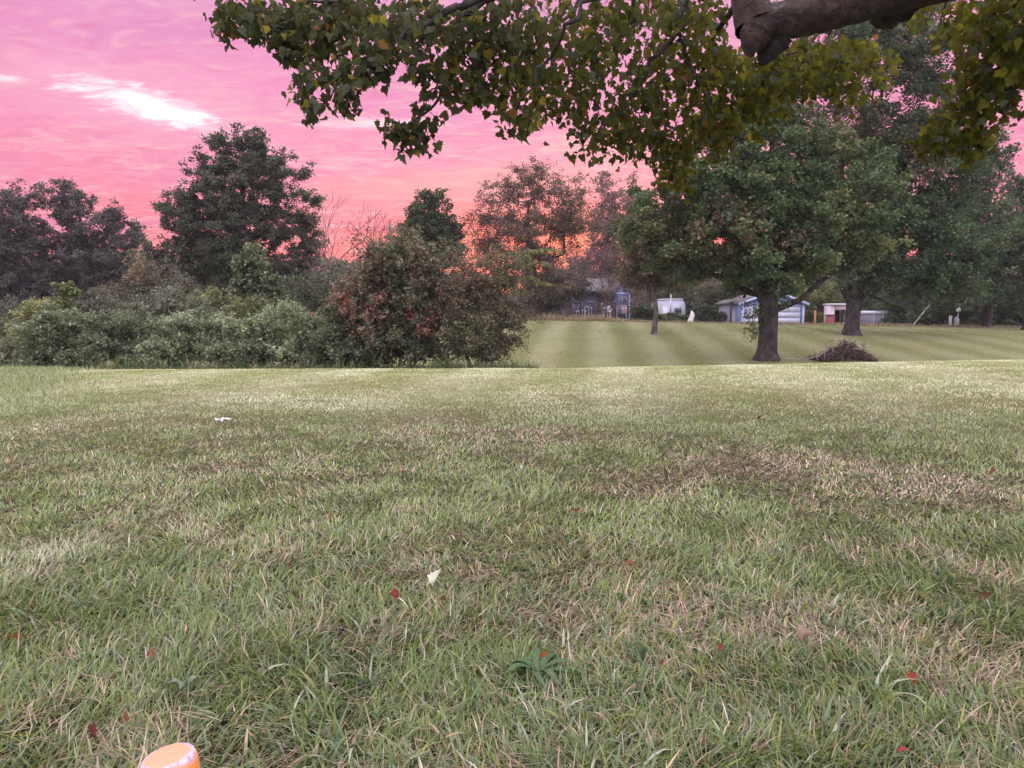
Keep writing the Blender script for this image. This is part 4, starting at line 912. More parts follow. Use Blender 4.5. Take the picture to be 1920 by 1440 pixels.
for (a, b_, c_, d_) in [(1087, 575, 1091, 565), (1106, 578, 1113, 566), (1165, 567, 1171, 558)]:
    x0_, z0_ = W(a, b_, D); x1_, z1_ = W(c_, d_, D); yy = D - (1.25 if a > 1150 else .03)
    w_ = MB().box(((x0_ + x1_) / 2, yy, (z0_ + z1_) / 2), (x1_ - x0_ + .14, .06, z1_ - z0_ + .14)).build('window', M_trim, root)
    MB().box(((x0_ + x1_) / 2, yy - .035, (z0_ + z1_) / 2), (x1_ - x0_, .02, z1_ - z0_)).build('pane', M_glass, w_)
# deck
dx0, dzr = W(1062, 568, 92); dx1, _ = W(1156, 568, 92); dzf = P(0, 585, 92)[2]
root = empty('deck', ((dx0 + dx1) / 2, 92, dzf), 'long dark wooden deck with a railing in front of the blue house', 'deck')
MB().box(((dx0 + dx1) / 2, 93.2, dzf - .1), (dx1 - dx0, 2.3, .2)).build('floor', M_deckw, root)
mb = MB(); mb.box(((dx0 + dx1) / 2, 92.1, dzr), (dx1 - dx0, .1, .14))
mb.build('top_rail', M_deckw, root)
mb = MB()
for k in range(70):
    mb.box((dx0 + (dx1 - dx0) * (k + .5) / 70, 92.1, (dzr + dzf) / 2 - .035), (.035, .035, dzr - dzf - .07))
mb.build('balusters', M_deckw, root)
for k in range(6):
    MB().box((dx0 + (dx1 - dx0) * k / 5 * .98 + .07, 92.0, (dzf - .9 + dzr) / 2), (.12, .09, dzr - dzf + .9)).build('post', M_deckw, root)
mb = MB(); mb.box(((dx0 + dx1) / 2, 92.06, dzf - .5), (dx1 - dx0, .04, .55)).build('skirting', M_deckw, root)
# string of small white yard globes in front of the deck
for k, (a, b_) in enumerate([(1067, 575), (1066, 583), (1085, 583), (1098, 583), (1109, 577), (1129, 570), (1132, 584), (1092, 582), (1081, 584)]):
    x_, z_ = W(a, b_, 90.5); g_ = float(gz(x_, 90.5)); mb = MB(); mb.lathe([(.0, -.09), (.07, -.06), (.1, 0), (.07, .06), (0, .09)], (x_, 90.5, z_), 10)
    mb.tube([(x_, 90.5, min(g_, z_ - .2)), (x_, 90.5, z_ - .08)], .015, 5)
    tag(mb.build('garden_light', M_lightw, smooth=True), 'small white globe light on a thin stake in front of the dark deck', 'garden light', 'small white globe lights along the deck')
# arbour, chairs, goose
x_, z_ = W(1100, 585, 89.5); ztop = P(0, 574, 89.5)[2]; g_ = float(gz(x_, 89.5)); a_ = np.linspace(0, math.pi, 9)
mb = MB().tube([(x_ - .22, 89.5, g_)] + [(x_ - .22 * math.cos(t_), 89.5, ztop - .22 + .22 * math.sin(t_)) for t_ in a_] + [(x_ + .22, 89.5, g_)], .05, 6)
tag(mb.build('garden_hoop', M_white), 'small white arched hoop standing before the deck of the blue house', 'garden hoop')
def chair(px, label, rz):
    D_ = 89.0; x_, _ = W(px, 580, D_); g_ = P(0, 585.5, D_)[2]; gg = float(gz(x_, D_))
    root = empty('garden_chair', (x_, D_, gg), label, 'chair', 'white garden chairs by the deck'); s_ = .24; top = P(0, 573, D_)[2]
    MB().box((x_, D_, g_ + .0), (.42, .40, .05)).build('seat', M_white, root)
    mb = MB()
    for k in range(4): mb.box((x_ - .15 + .1 * k, D_ + .2, (g_ + top) / 2 + .02), (.075, .03, top - g_ - .03))
    mb.build('backrest', M_white, root)
    for sx in (-1, 1):
        for sy in (-1, 1): MB().box((x_ + sx * .18, D_ + sy * .16, (gg + g_) / 2 - .01), (.045, .045, g_ - gg - .03)).build('leg', M_white, root)
        MB().box((x_ + sx * .22, D_ - .02, g_ + .22), (.05, .42, .03)).build('armrest', M_white, root)
chair(1135, 'left one of two white garden chairs by the deck of the blue house', 0); chair(1141.5, 'right one of two white garden chairs by the deck of the blue house', 0)
x_, z_ = W(1144, 584, 86); g_ = float(gz(x_, 86)); q0 = z_ - .05
root = MB(); t_ = np.linspace(0, 1, 9)
root.tube([(x_ - .30 + .42 * u, 86, q0 + .04 * math.sin(u * 3)) for u in t_], [.02, .07, .11, .13, .14, .13, .11, .08, .05], 8)
root.tube([(x_ + .05, 86, q0 + .02), (x_ + .14, 86, q0 + .16), (x_ + .15, 86, q0 + .30), (x_ + .20, 86, q0 + .34), (x_ + .28, 86, q0 + .31)], [.06, .04, .035, .045, .01], 7)
root.tube([(x_ - .02, 86, g_), (x_ - .02, 86, q0)], .02, 5)
tag(root.build('goose_ornament', M_lightw, smooth=True), 'white goose garden ornament to the left of the draped flag', 'ornament')
# flag draped on a low frame
fD = 88.0; fx0, fz0 = W(1157.5, 588, fD); fx1, fz1 = W(1174, 573, fD); root = empty('flag', ((fx0 + fx1) / 2, fD, fz0), 'stars and stripes flag hung upright on a frame right of the deck', 'flag')
fcx = fx0 + (fx1 - fx0) * .52
canton = MB().box(((fx0 + fcx) / 2, fD, (fz0 + fz1) / 2 - .02), (fcx - fx0, .03, fz1 - fz0)).build('canton', M_flagb, root)
mbr, mbw = MB(), MB()
for k in range(6):
    w_ = (fx1 - fcx) / 6; (mbw if k % 2 == 0 else mbr).box((fcx + w_ * (k + .5), fD + .01 * math.sin(k * 1.5), (fz0 + fz1) / 2 - .02), (w_ - .002, .025, fz1 - fz0))
mbr.build('red_stripe', M_flagr, root); mbw.build('white_stripe', M_white, root)
mb = MB()
for i_ in range(4):
    for j_ in range(5):
        cx_ = fx0 + (fcx - fx0) * (i_ + .5) / 4; cz_ = fz0 + (fz1 - fz0) * (j_ + .5) / 5 - .02
        pr_ = [(cx_ + (.045 if q % 2 == 0 else .019) * math.sin(q * math.pi / 5), cz_ + (.045 if q % 2 == 0 else .019) * math.cos(q * math.pi / 5)) for q in range(10)]
        v_ = [[cx_, fD - .02, cz_]] + [[p_[0], fD - .02, p_[1]] for p_ in pr_]; mb.add(v_, None, [[0, q + 1, (q + 1) % 10 + 1] for q in range(10)])
mb.build('star_pattern', M_lightw, canton)
MB().box(((fx0 + fx1) / 2, fD + .03, fz1 + .03), (fx1 - fx0 + .1, .05, .05)).build('rail', M_white, root)
for xe in (fx0 - .03, fx1 + .03):
    g_ = float(gz(xe, fD)); MB().box((xe, fD + .04, (g_ + fz1) / 2), (.05, .05, fz1 - g_)).build('post', M_white, root)

# white camper with a mast
D = 75.0; x0_, zt = W(1239, 561, D); x1_, _ = W(1286, 561, D); g_ = float(gz((x0_ + x1_) / 2, D))
root = empty('camper', ((x0_ + x1_) / 2, D, g_), 'white boxy camper with a rounded front behind the dry weeds', 'camper')
zb_ = g_ + .45; prof = [(x0_, zb_), (x1_ - .35, zb_), (x1_ - .05, zb_ + .5), (x1_, zb_ + 1.2), (x1_ - .12, zt - .28), (x1_ - .4, zt - .05), (x0_ + .25, zt - .05), (x0_, zt - .3)]
MB().prism(prof, D, D + 5).build('body', paint_mat('camper_shell', (.38, .41, .54), .4, 3, .4), root)
MB().box(((x0_ + x1_) / 2 - .1, D + 2.5, zt), (x1_ - x0_ - .35, 5.1, .10)).build('roof', M_white, root)
w_ = MB().box(((x0_ + x1_) / 2 + .45, D - .03, (zb_ + zt) / 2 + .2), (.8, .06, .6)).build('window', M_silver, root)
MB().box(((x0_ + x1_) / 2 + .45, D - .065, (zb_ + zt) / 2 + .2), (.66, .02, .46)).build('pane', M_glass, w_)
MB().box((x0_ + .5, D - .02, zb_ + .95), (.6, .05, 1.7)).build('door', M_white, root)
for xx in (x0_ + .7, x1_ - .8):
    a = np.arange(16) * 2 * math.pi / 16; MB().prism([(xx + .33 * math.cos(t_), g_ + .33 + .33 * math.sin(t_)) for t_ in a], D + .1, D + .35).build('wheel', M_black, root)
mx, mz = W(1258, 547, D - .5); gm_ = float(gz(mx, D - .5)); tag(MB().tube([(mx, D - .5, gm_), (mx, D - .5, mz)], .045, 8).build('mast', M_white), 'thin white mast standing in front of the white camper', 'mast')
# white covered bundle
D = 60.0; x_, zt = W(1296, 579, D); g_ = float(gz(x_, D)); r_ = np.random.default_rng(7); mb = MB()
prof = [(.34, 0), (.36, .25), (.30, .5), (.26, .75), (.18, .95), (.08, 1.05), (0.01, 1.08)]; s_ = (zt - g_) / 1.08
mb.lathe([(a * .9, b_ * s_) for a, b_ in prof], (x_, D, g_), 14); V = mb.V[0]; V[:, 0] += .06 * np.sin(V[:, 2] * 5) + r_.normal(0, .02, len(V)) + .12 * (g_ + .8 - V[:, 2]) ; V[:, 1] += r_.normal(0, .02, len(V))
V[:, 0] = x_ + (V[:, 0] - x_) * .75; V[:, 2] = g_ + (V[:, 2] - g_) * .9; V[:, 0] += .10 * np.cos(V[:, 2] * 4 + 1)
tag(mb.build('covered_bundle', M_lightw, smooth=True), 'white cloth covered bundle in the weeds right of the white camper', 'bundle')
# open shed with shelf
D = 72.0; x0_, zt = W(1557, 571, D); x1_, _ = W(1592, 571, D); g_ = float(gz(x0_, D))
root = empty('open_shed', ((x0_ + x1_) / 2, D, g_), 'small pinkish white open fronted shed behind the tall maple trunk', 'shed')
cx_ = (x0_ + x1_) / 2; w = x1_ - x0_
MB().box((x0_ + .2, D + .7, (g_ + zt) / 2 - .03), (.4, 1.5, zt - g_ - .06)).build('side_wall', M_pink, root)
MB().box((x1_ - .05, D + .7, (g_ + zt) / 2 - .03), (.1, 1.5, zt - g_ - .06)).build('side_wall', M_pink, root)
MB().box((cx_, D + 1.5, (g_ + zt) / 2 - .03), (w - .5, .1, zt - g_ - .1)).build('back_wall', M_dark, root)  # near-black wall: shade inside the open front put into its colour
MB().prism([(x0_ - .05, zt - .06), (x1_ + .1, zt - .06), (x1_ + .1, zt + .08), (x0_ - .05, zt + .1)], D - .3, D + 1.7).build('roof', M_white, root)
MB().box((cx_ + .2, D + .02, zt - .3), (w - .52, .06, .42)).build('fascia', M_pink, root)
MB().box((cx_ + .2, D + .7, g_ + .55), (w - .55, 1.2, .06)).build('shelf', M_deckw, root)
x_, z_ = W(1584, 590, D + .4)
tag(MB().lathe([(.13, 0), (.15, .1), (.13, .35), (.05, .5), (.05, .55)], (x_, D + .5, g_ + .585), 12).build('jug', M_lightw, smooth=True), 'white jug standing on the shelf of the open white shed', 'jug')
# low grey covered trailer
D = 74.0; x0_, zt = W(1606, 582.5, D); x1_, _ = W(1684, 582.5, D); zm = P(0, 588, D)[2]; g_ = float(gz(x0_, D)); L_ = x1_ - x0_
root = empty('covered_trailer', ((x0_ + x1_) / 2, D, g_), 'long low grey covered trailer right of the tall maple trunk', 'trailer')
MB().prism([(x0_, g_ + .35), (x1_, g_ + .35), (x1_, zm - .05), (x1_ - .1, zm), (x0_, zm)], D, D + 2.2).build('body', M_sildark, root)
V = [[x0_ - .05, D - .06, zm], [x1_, D - .06, zm], [x1_ - .45, D + .7, zt], [x0_ - .05, D + .7, zt], [x1_ - .45, D + 1.5, zt], [x0_ - .05, D + 1.5, zt], [x1_, D + 2.26, zm], [x0_ - .05, D + 2.26, zm]]
mesh_obj('roof', V, [[0, 1, 2, 3], [3, 2, 4, 5], [5, 4, 6, 7], [1, 6, 4, 2], [0, 3, 5, 7], [0, 7, 6, 1]], M_silver, root)
for k in range(3):
    xx = x0_ + L_ * (.42 + .22 * k); MB().box((xx, D - .02, (g_ + .4 + zm) / 2), (.06, .05, zm - g_ - .5)).build('rib', M_silver, root)
for xx in (x0_ + 1.4, x1_ - 1.2): MB().prism([(xx + .32 * math.cos(t_), g_ + .32 + .32 * math.sin(t_)) for t_ in np.arange(16) * math.pi / 8], D - .12, D - .03).build('wheel', M_black, root)
# red bin
D = 66.0; x_, zt = W(1557, 590.5, D); g_ = float(gz(x_, D)); root = empty('trash_bin', (x_, D, g_), 'dark red trash bin with a black lid left of the open white shed', 'trash bin')
h = zt - g_; v = [[x_ + sx * w_, D + sy * w_, z_] for z_, w_ in ((g_, .22), (g_ + h - .05, .30)) for sx, sy in ((-1, -1), (1, -1), (1, 1), (-1, 1))]
MB().add(v, [[0, 1, 5, 4], [1, 2, 6, 5], [2, 3, 7, 6], [3, 0, 4, 7], [3, 2, 1, 0], [4, 5, 6, 7]]).build('body', M_red, root)
MB().prism([(x_ - .34, zt - .045), (x_ + .34, zt - .045), (x_ + .30, zt + .04), (x_ - .30, zt + .04)], D - .34, D + .34).build('lid', M_black, root)
# post with black cap
D = 62.0; x_, zt = W(1529, 578, D); g_ = float(gz(x_, D)); root = empty('post', (x_, D, g_), 'rusty orange post with a round black cap right of the blue garage', 'post')
MB().tube([(x_, D, g_), (x_, D, zt - .1)], .075, 10).build('shaft', M_post, root)
MB().lathe([(.02, -.16), (.13, -.1), (.16, 0), (.13, .11), (.02, .16)], (x_, D, zt), 14).build('cap', M_black, root, True)
# leaning pole
a = P(1716, 604, 59.5); c_ = P(1748, 566, 59.5); a[2] = float(gz(a[0], a[1])) - .05 if False else a[2] - .3
a[0] -= .2; root = empty('leaning_pole', a, 'thin pale pole leaning to the right over the ridge', 'pole')
MB().tube([a, a + (c_ - a) * .98, c_], [.06, .045, .04], 8).build('shaft', M_pole, root)
for f in (.42, .62): MB().tube([a + (c_ - a) * f, a + (c_ - a) * (f + .025)], .062, 8).build('band', M_dark, root)
# white markers and the hanging white bag
for (px0, px1, pt, lab, rt) in ((1781.5, 1785.5, 592, 'tall narrow white slab standing at the right end of the ridge', 0), (1791, 1799, 597, 'short wide white slab with a small peaked top at the right end of the ridge', 1)):
    D = 57.5; x0_, zt = W(px0, pt, D); x1_, _ = W(px1, pt, D); g_ = float(gz(x0_, D)) - .1; cx_ = (x0_ + x1_) / 2
    prof = [(x0_, g_), (x1_, g_), (x1_, zt - .08), (cx_ + .05, zt + (.12 if rt else 0)), (cx_ - .05, zt + (.12 if rt else 0)), (x0_, zt - (.1 if rt else 0))]
    tag(MB().prism(prof, D, D + .12).build('white_slab', M_silver if rt else M_white), lab, 'slab')
x_, z_ = W(1797, 581, 62); root = empty('birdhouse', (x_, 62, float(gz(x_, 62))), 'small whitish birdhouse on a thin pole above the white slabs', 'birdhouse')
MB().prism([(x_ - .12, z_ - .16), (x_ + .12, z_ - .16), (x_ + .12, z_ + .08), (x_, z_ + .2), (x_ - .12, z_ + .08)], 61.88, 62.12).build('box', M_white, root)
MB().tube([(x_, 62, float(gz(x_, 62))), (x_, 62, z_ - .16)], .03, 6).build('pole', M_silver, root)
# utility pole
D = 100.0; x_, zt = W(731, 412, D); g_ = float(gz(x_, D)); root = empty('utility_pole', (x_, D, g_), 'distant utility pole rising behind the red leaved bush', 'utility pole')
MB().tube([(x_, D, g_), (x_, D, zt)], [.14, .09], 8).build('shaft', M_bare, root); MB().lathe([(.14, 0), (.17, .1), (.17, .5), (.05, .6)], (x_ + .25, D, zt - 1.2), 10).build('transformer', M_silver, root)

# ------------------------------------------------------------------ brush pile
D = 31.0; r_ = np.random.default_rng(77); cb = P(1578, 676, D); cb[2] = float(gz(cb[0], D)); root = empty('brush_pile', cb, 'heap of cut dead branches and twigs between the two maples', 'brush pile')
u_ = PX(D); mb = MB(); tl = []
def heap(x): return max(0.0, 1 - abs(x) ** 1.5) 
for k in range(520):
    fx = r_.uniform(-1, 1); topz = .78 * heap(fx) * (1 - .35 * (fx < 0)); p = cb + np.array([fx * 1.12, r_.normal(0, .35), topz * r_.random() ** .55])
    a_ = r_.random() * 6.28; el_ = r_.normal(0, .45); d = np.array([math.cos(a_), math.sin(a_) * .7, math.sin(el_)]); ln = .12 + .32 * r_.random()
    e = p + d * ln * .5; s0 = p - d * ln * .5; s0[2] = max(s0[2], cb[2] + .01); e[2] = max(e[2], cb[2] + .01)
    mb.tube([s0, (s0 + e) / 2 + r_.normal(0, .03, 3), e], [.012, .009, .004], 4); tl.append((s0 + e) / 2)
mb.build('twigs', M_twigd, root)
for pts in ([(1500, 676), (1535, 668), (1560, 650), (1582, 628)], [(1518, 672), (1540, 664), (1548, 648), (1552, 660)], [(1545, 674), (1549, 655), (1556, 645)], [(1533, 674), (1524, 655), (1530, 668)], [(1570, 672), (1590, 655), (1612, 652), (1630, 651)],
            [(1600, 660), (1610, 664), (1622, 674), (1630, 676)], [(1555, 640), (1570, 636), (1585, 645), (1600, 640)], [(1498, 674), (1480, 672), (1466, 676)], [(1560, 672), (1562, 655), (1552, 645)], [(1575, 670), (1585, 662), (1605, 668)], [(1540, 670), (1565, 660), (1580, 664)], [(1577, 625), (1580, 640), (1576, 655)], [(1622, 640), (1618, 652), (1621, 660)]):
    q = np.array([P(a, b_, 30.5 + .25 * r_.random()) for a, b_ in pts]); q[:, 2] = np.maximum(q[:, 2], gz(q[:, 0], q[:, 1]) + .02)
    MB().tube(q, np.linspace(.026, .009, len(q)), 6).build('branch', M_twig, root, True)
tl = np.array(tl); pp = np.repeat(tl, 7, 0) + r_.normal(0, .06, (len(tl) * 7, 3)); pp[:, 2] = np.maximum(pp[:, 2], cb[2] + .02)
V, Q = leaf_quads(pp, .05 + .05 * r_.random(len(pp)), r_, .1); mesh_obj('dead_leaves', V, Q, M_leaf, root, cols=np.repeat(np.array([.095, .065, .065]) * (.5 + 1.0 * r_.random((len(pp), 1))), 4, 0))

# ------------------------------------------------------------------ overhanging maple
r_ = np.random.default_rng(200)
tz = float(gz(4.6, 3.4)); over = empty('overhanging_maple_tree', (4.6, 3.4, tz), 'near maple whose thick limb and leafy branches hang over the top of the view', 'tree')
tr = [(4.6, 3.4, tz - .05), (4.6, 3.4, .8), (4.55, 3.45, 1.6), (4.5, 3.5, 2.4), (4.45, 3.6, 3.4), (4.5, 3.7, 5.0), (4.4, 3.7, 7.0)]
V, Q = trunk_tube(tr, [.36, .32, .31, .33, .26, .2, .1], 22, .7, 5); VV, QQ = [V], [Q]; off_ = len(V)
lp = [np.array([4.5, 3.5, 2.55]), np.array([4.05, 3.75, 2.78])] + [P(a, b_, d) for a, b_, d in ((1960, -120, 4.15), (1860, -82, 4.3), (1760, -46, 4.42), (1680, -18, 4.5), (1610, 4, 4.55), (1550, 20, 4.6), (1500, 31, 4.62), (1455, 43, 4.64), (1424, 48, 4.65), (1404, 54, 4.66), (1396, 60, 4.66))]
lr = [.25, .22, .19, .17, .138, .122, .113, .108, .108, .108, .102, .08, .04]
def rough_tube(pts, rad, sides=20, sub=6, amp=.08, seed=0):
    pts = np.array(pts); n = len(pts); tt = np.linspace(0, n - 1, (n - 1) * sub + 1)
    # smooth centre line
    P_ = np.stack([np.interp(tt, np.arange(n), pts[:, k]) for k in range(3)], 1); R_ = np.interp(tt, np.arange(n), rad)
    for _ in range(3): P_[1:-1] = (P_[:-2] + 2 * P_[1:-1] + P_[2:]) / 4
    mb = MB().tube(P_, R_, sides); V = mb.V[0]; a = np.tile(np.arange(sides) * 2 * math.pi / sides, len(P_)); l = np.repeat(np.arange(len(P_)), sides)
    rr_ = np.random.default_rng(seed); ph = rr_.random(8) * 6.28
    g = amp * (np.sin(3 * a + ph[0] + l * .21) + .7 * np.sin(5 * a + ph[1] - l * .33) + .6 * np.sin(l * .9 + ph[2] + 2 * a) + .5 * np.sin(l * 1.7 + ph[3] + a)) / 2 + rr_.normal(0, amp * .12, len(a))
    C_ = np.repeat(P_, sides, 0); V[:] = C_ + (V - C_) * (1 + g)[:, None]; return V, np.concatenate(mb.Q), np.asarray(mb.T[0]) if mb.T else None
def addp(V, Q):
    global off_
    VV.append(V); QQ.append(Q + off_); off_ += len(V)
V, Q, _t = rough_tube(lp, lr, 24, 7, .07, 3); addp(V, Q)
kb = [P(a, b_, d) for a, b_, d in ((1440, 44, 4.64), (1424, 56, 4.63), (1416, 66, 4.62), (1412, 78, 4.61), (1409, 88, 4.60), (1408, 98, 4.60), (1410, 106, 4.60))]
V, Q, _t = rough_tube(kb, [.092, .096, .092, .078, .056, .034, .012], 20, 5, .13, 4); addp(V, Q)
kb = [P(a, b_, d) for a, b_, d in ((1700, -30, 4.55), (1665, 8, 4.7), (1650, 32, 4.75), (1635, 46, 4.78))]
V, Q, _t = rough_tube(kb, [.17, .14, .10, .03], 16, 5, .13, 6); addp(V, Q)
kb = [P(a, b_, d) for a, b_, d in ((1420, 50, 4.66), (1408, 10, 4.7), (1404, -40, 4.8), (1380, -110, 4.9), (1300, -190, 5.0))]
V, Q, _t = rough_tube(kb, [.125, .11, .10, .085, .06], 16, 5, .07, 7); addp(V, Q)
nmain = off_
tk = mesh_obj('trunk', np.concatenate(VV), np.concatenate(QQ), M_limb, over, smooth=True)
kb = [P(a, b_, d) for a, b_, d in ((1462, 62, 4.66), (1448, 82, 4.68), (1438, 100, 4.69), (1430, 114, 4.70), (1424, 120, 4.70))]
V, Q, _t = rough_tube(kb, [.085, .078, .062, .038, .012], 16, 5, .12, 5); mesh_obj('hollow_stub', V, Q, paint_mat('hollow_shade', (.012, .009, .009), .3, 20, .95), tk, smooth=True)  # near-black stub: shade of the limb's hollow put into its colour
V, T = None, None
# visible secondary branches (start outside the top of the view, run down and left)
def brc(pts, r0, r1):
    q = np.array([P(a, b_, d) for a, b_, d in pts]); tt = np.linspace(0, len(q) - 1, (len(q) - 1) * 5 + 1)
    C_ = np.stack([np.interp(tt, np.arange(len(q)), q[:, k]) for k in range(3)], 1)
    for _ in range(4): C_[1:-1] = (C_[:-2] + 2 * C_[1:-1] + C_[2:]) / 4
    C_[1:-1] += r_.normal(0, .018, (len(C_) - 2, 3)); return C_, np.linspace(r0, r1, len(C_))
BR = [brc([(1300, -190, 5.0), (1180, -90, 5.0), (980, -60, 5.0), (840, 20, 5.0), (770, 60, 4.95), (705, 110, 4.9), (690, 145, 4.9), (650, 165, 4.85), (600, 185, 4.8)], .035, .004),
      brc([(980, -60, 5.0), (800, -60, 5.1), (620, 0, 5.2), (540, 20, 5.2), (450, 15, 5.2)], .02, .004),
      brc([(1180, -90, 5.0), (1010, -40, 5.4), (880, 10, 5.5), (842, 90, 5.5), (850, 165, 5.5), (790, 220, 5.5), (740, 250, 5.5)], .028, .004),
      brc([(1300, -190, 5.0), (1290, -60, 5.6), (1275, 30, 5.8), (1270, 60, 5.8), (1215, 130, 5.9), (1150, 220, 6.0), (1110, 270, 6.0)], .034, .005),
      brc([(1270, 60, 5.8), (1285, 110, 5.9), (1300, 140, 5.9), (1330, 200, 6.0), (1300, 290, 6.1)], .018, .004),
      brc([(1220, -100, 5.3), (1190, 10, 5.3), (1150, 90, 5.4), (1130, 170, 5.4)], .018, .004),
      brc([(1180, -90, 5.0), (1090, 10, 5.0), (1050, 80, 5.2), (1000, 150, 5.3), (960, 220, 5.4)], .02, .004),
      brc([(1130, -60, 6.5), (1030, 60, 6.6), (1030, 180, 6.7), (1200, 300, 7.0)], .02, .004),
      brc([(1404, -40, 4.8), (1360, 30, 6.0), (1290, 200, 6.6), (1260, 330, 6.8)], .03, .005),
      brc([(1700, -30, 4.6), (1600, 20, 6.0), (1540, 60, 6.5), (1590, 130, 6.7), (1640, 140, 6.8)], .03, .004),
      brc([(1540, 60, 6.5), (1480, 110, 6.6), (1440, 150, 6.7), (1400, 180, 6.8)], .015, .004),
      brc([(1960, -120, 4.2), (1900, -20, 5.0), (1860, 120, 5.2), (1800, 220, 5.3), (1740, 270, 5.3)], .03, .004),
      brc([(1900, -20, 5.0), (1930, 80, 5.1), (1890, 160, 5.1), (1860, 200, 5.1)], .016, .004),
      brc([(1960, -120, 4.2), (1820, -60, 5.5), (1770, 0, 5.8), (1760, 60, 6.0)], .02, .004),
      brc([(2050, -60, 4.4), (1990, 40, 5.0), (1960, 120, 5.0), (1930, 150, 5.0)], .02, .004),
      brc([(1180, -90, 5.0), (900, -140, 5.4), (650, -110, 5.6), (500, -60, 5.6), (440, -10, 5.6)], .03, .005)]
mb = MB(); nodes0 = []; 
for C_, R_ in BR: mb.tube(C_, R_, 7, False); nodes0.append(C_)
mb.build('branch', M_bark, tk, True)
nodes0 = np.concatenate(nodes0)
# leaf sprays: (px, py, rx, ry, D, dD, count, shade)
SP = [(450, 25, 45, 30, 5.2, .25, 60, 0), (430, 60, 22, 22, 5.2, .1, 10, 0), (520, 45, 70, 45, 5.2, .3, 110, 0), (600, 60, 90, 55, 5.2, .3, 150, 0), (560, 95, 40, 30, 5.1, .2, 30, 0), (640, 20, 120, 30, 5.4, .4, 120, 0), (580, 150, 22, 20, 4.85, .1, 18, 0), (580, 195, 25, 25, 4.8, .12, 26, 0),
      (650, 140, 40, 30, 4.9, .2, 44, 0), (655, 190, 22, 24, 4.85, .1, 20, 0), (720, 80, 60, 50, 5.0, .3, 75, 0), (715, 135, 28, 22, 4.95, .1, 16, 0), (780, 40, 80, 50, 5.2, .4, 110, 0), (740, 240, 26, 22, 5.5, .12, 26, 0), (770, 262, 40, 20, 5.5, .12, 34, 0), (800, 225, 28, 20, 5.5, .12, 20, 0), (800, 140, 35, 45, 5.4, .2, 40, 0),
      (860, 100, 55, 80, 5.5, .35, 150, 0), (880, 180, 55, 28, 5.5, .3, 80, 1), (940, 60, 80, 80, 5.6, .5, 220, 0), (960, 160, 70, 50, 5.7, .4, 150, 1), (975, 225, 40, 32, 5.5, .25, 70, 1), (1040, 80, 80, 100, 6.2, .8, 330, 1), (1060, 180, 70, 50, 6.3, .7, 170, 1), (1140, 110, 90, 90, 6.0, .8, 300, 1),
      (1100, 255, 35, 40, 6.0, .3, 75, 1), (1160, 250, 60, 50, 6.2, .5, 170, 1), (1210, 190, 70, 70, 6.4, .7, 240, 1), (1180, 30, 110, 40, 5.6, .7, 190, 1), (1250, 270, 50, 60, 6.7, .4, 190, 2), (1265, 335, 32, 26, 6.8, .25, 55, 2), (1290, 130, 90, 100, 6.4, .7, 420, 2), (1330, 240, 50, 60, 6.7, .5, 190, 2),
      (1300, 20, 80, 40, 6.0, .6, 150, 1), (1380, 150, 60, 60, 6.7, .5, 210, 2), (1440, 180, 60, 40, 6.7, .5, 150, 2), (1500, 130, 80, 50, 6.7, .5, 230, 2), (1570, 120, 60, 50, 6.7, .4, 150, 2), (1640, 120, 45, 40, 6.8, .4, 55, 2), (1590, 180, 50, 20, 6.8, .3, 40, 2), (1400, 230, 50, 24, 6.8, .3, 50, 2), (1550, 85, 120, 16, 6.0, .5, 60, 2),
      (1870, 60, 70, 70, 5.1, .4, 230, 2), (1810, 40, 50, 50, 5.6, .4, 100, 2), (1850, 150, 60, 60, 5.2, .3, 170, 2), (1800, 220, 55, 45, 5.3, .25, 120, 2), (1745, 265, 38, 24, 5.3, .2, 55, 2), (1820, 265, 36, 30, 5.3, .2, 50, 2), (1905, 130, 40, 60, 5.0, .3, 80, 2), (1730, 20, 40, 40, 6.0, .4, 30, 2), (1890, 205, 18, 16, 5.1, .1, 10, 2),
      (1950, 60, 80, 120, 5.0, .6, 200, 2), (2060, 0, 120, 140, 4.9, .9, 300, 2), (1500, -80, 500, 70, 5.6, 1.2, 900, 2), (900, -90, 420, 70, 5.6, .8, 600, 1), (1400, -180, 600, 90, 5.0, 1.8, 700, 2), (430, -40, 80, 30, 5.5, .3, 60, 0)]
pts = []; shd = []
for (a, b_, rx, ry, d, dd, cn, sh) in SP:
    k = max(5, int(cn * (.42 if sh == 2 else .32 if sh == 1 else .55) * (.22 if rx >= 400 else 1))); q = r_.normal(0, 1, (k, 3)); q /= np.linalg.norm(q, axis=1)[:, None]; q *= (r_.random(k) ** .4)[:, None]
    for v in q: pts.append(P(a + v[0] * rx, b_ + v[1] * ry, d + v[2] * dd))
    shd += [sh] * k
pts = np.array(pts); shd = np.array(shd)
# twigs: connect a third of the spray points to the branches, leaves hang from twig ends
sel = r_.random(len(pts)) < .30
nodes, par = grow(list(nodes0), [-1] + [max(-1, i - 1) for i in range(1, len(nodes0))], pts[sel], r_, .25, seg=.12, sag=.04)
par = np.array(par); k0 = len(nodes0); rad = np.full(len(nodes), .0022)
idx = np.arange(k0, len(nodes)); mbv, mbq = [], []
A = nodes[par[idx]]; B = nodes[idx]; d = B - A; ln = np.linalg.norm(d, axis=1)[:, None] + 1e-9; d /= ln; okk = (ln[:, 0] < 1.4)
A, B, d = A[okk], B[okk], d[okk]; ref = np.array([.3, .1, .95]); u = np.cross(d, ref); u /= np.linalg.norm(u, axis=1)[:, None] + 1e-9; w = np.cross(d, u)
an = np.arange(4) * math.pi / 2; ring = lambda C_, R_: C_[:, None, :] + R_ * (np.cos(an)[None, :, None] * u[:, None, :] + np.sin(an)[None, :, None] * w[:, None, :])
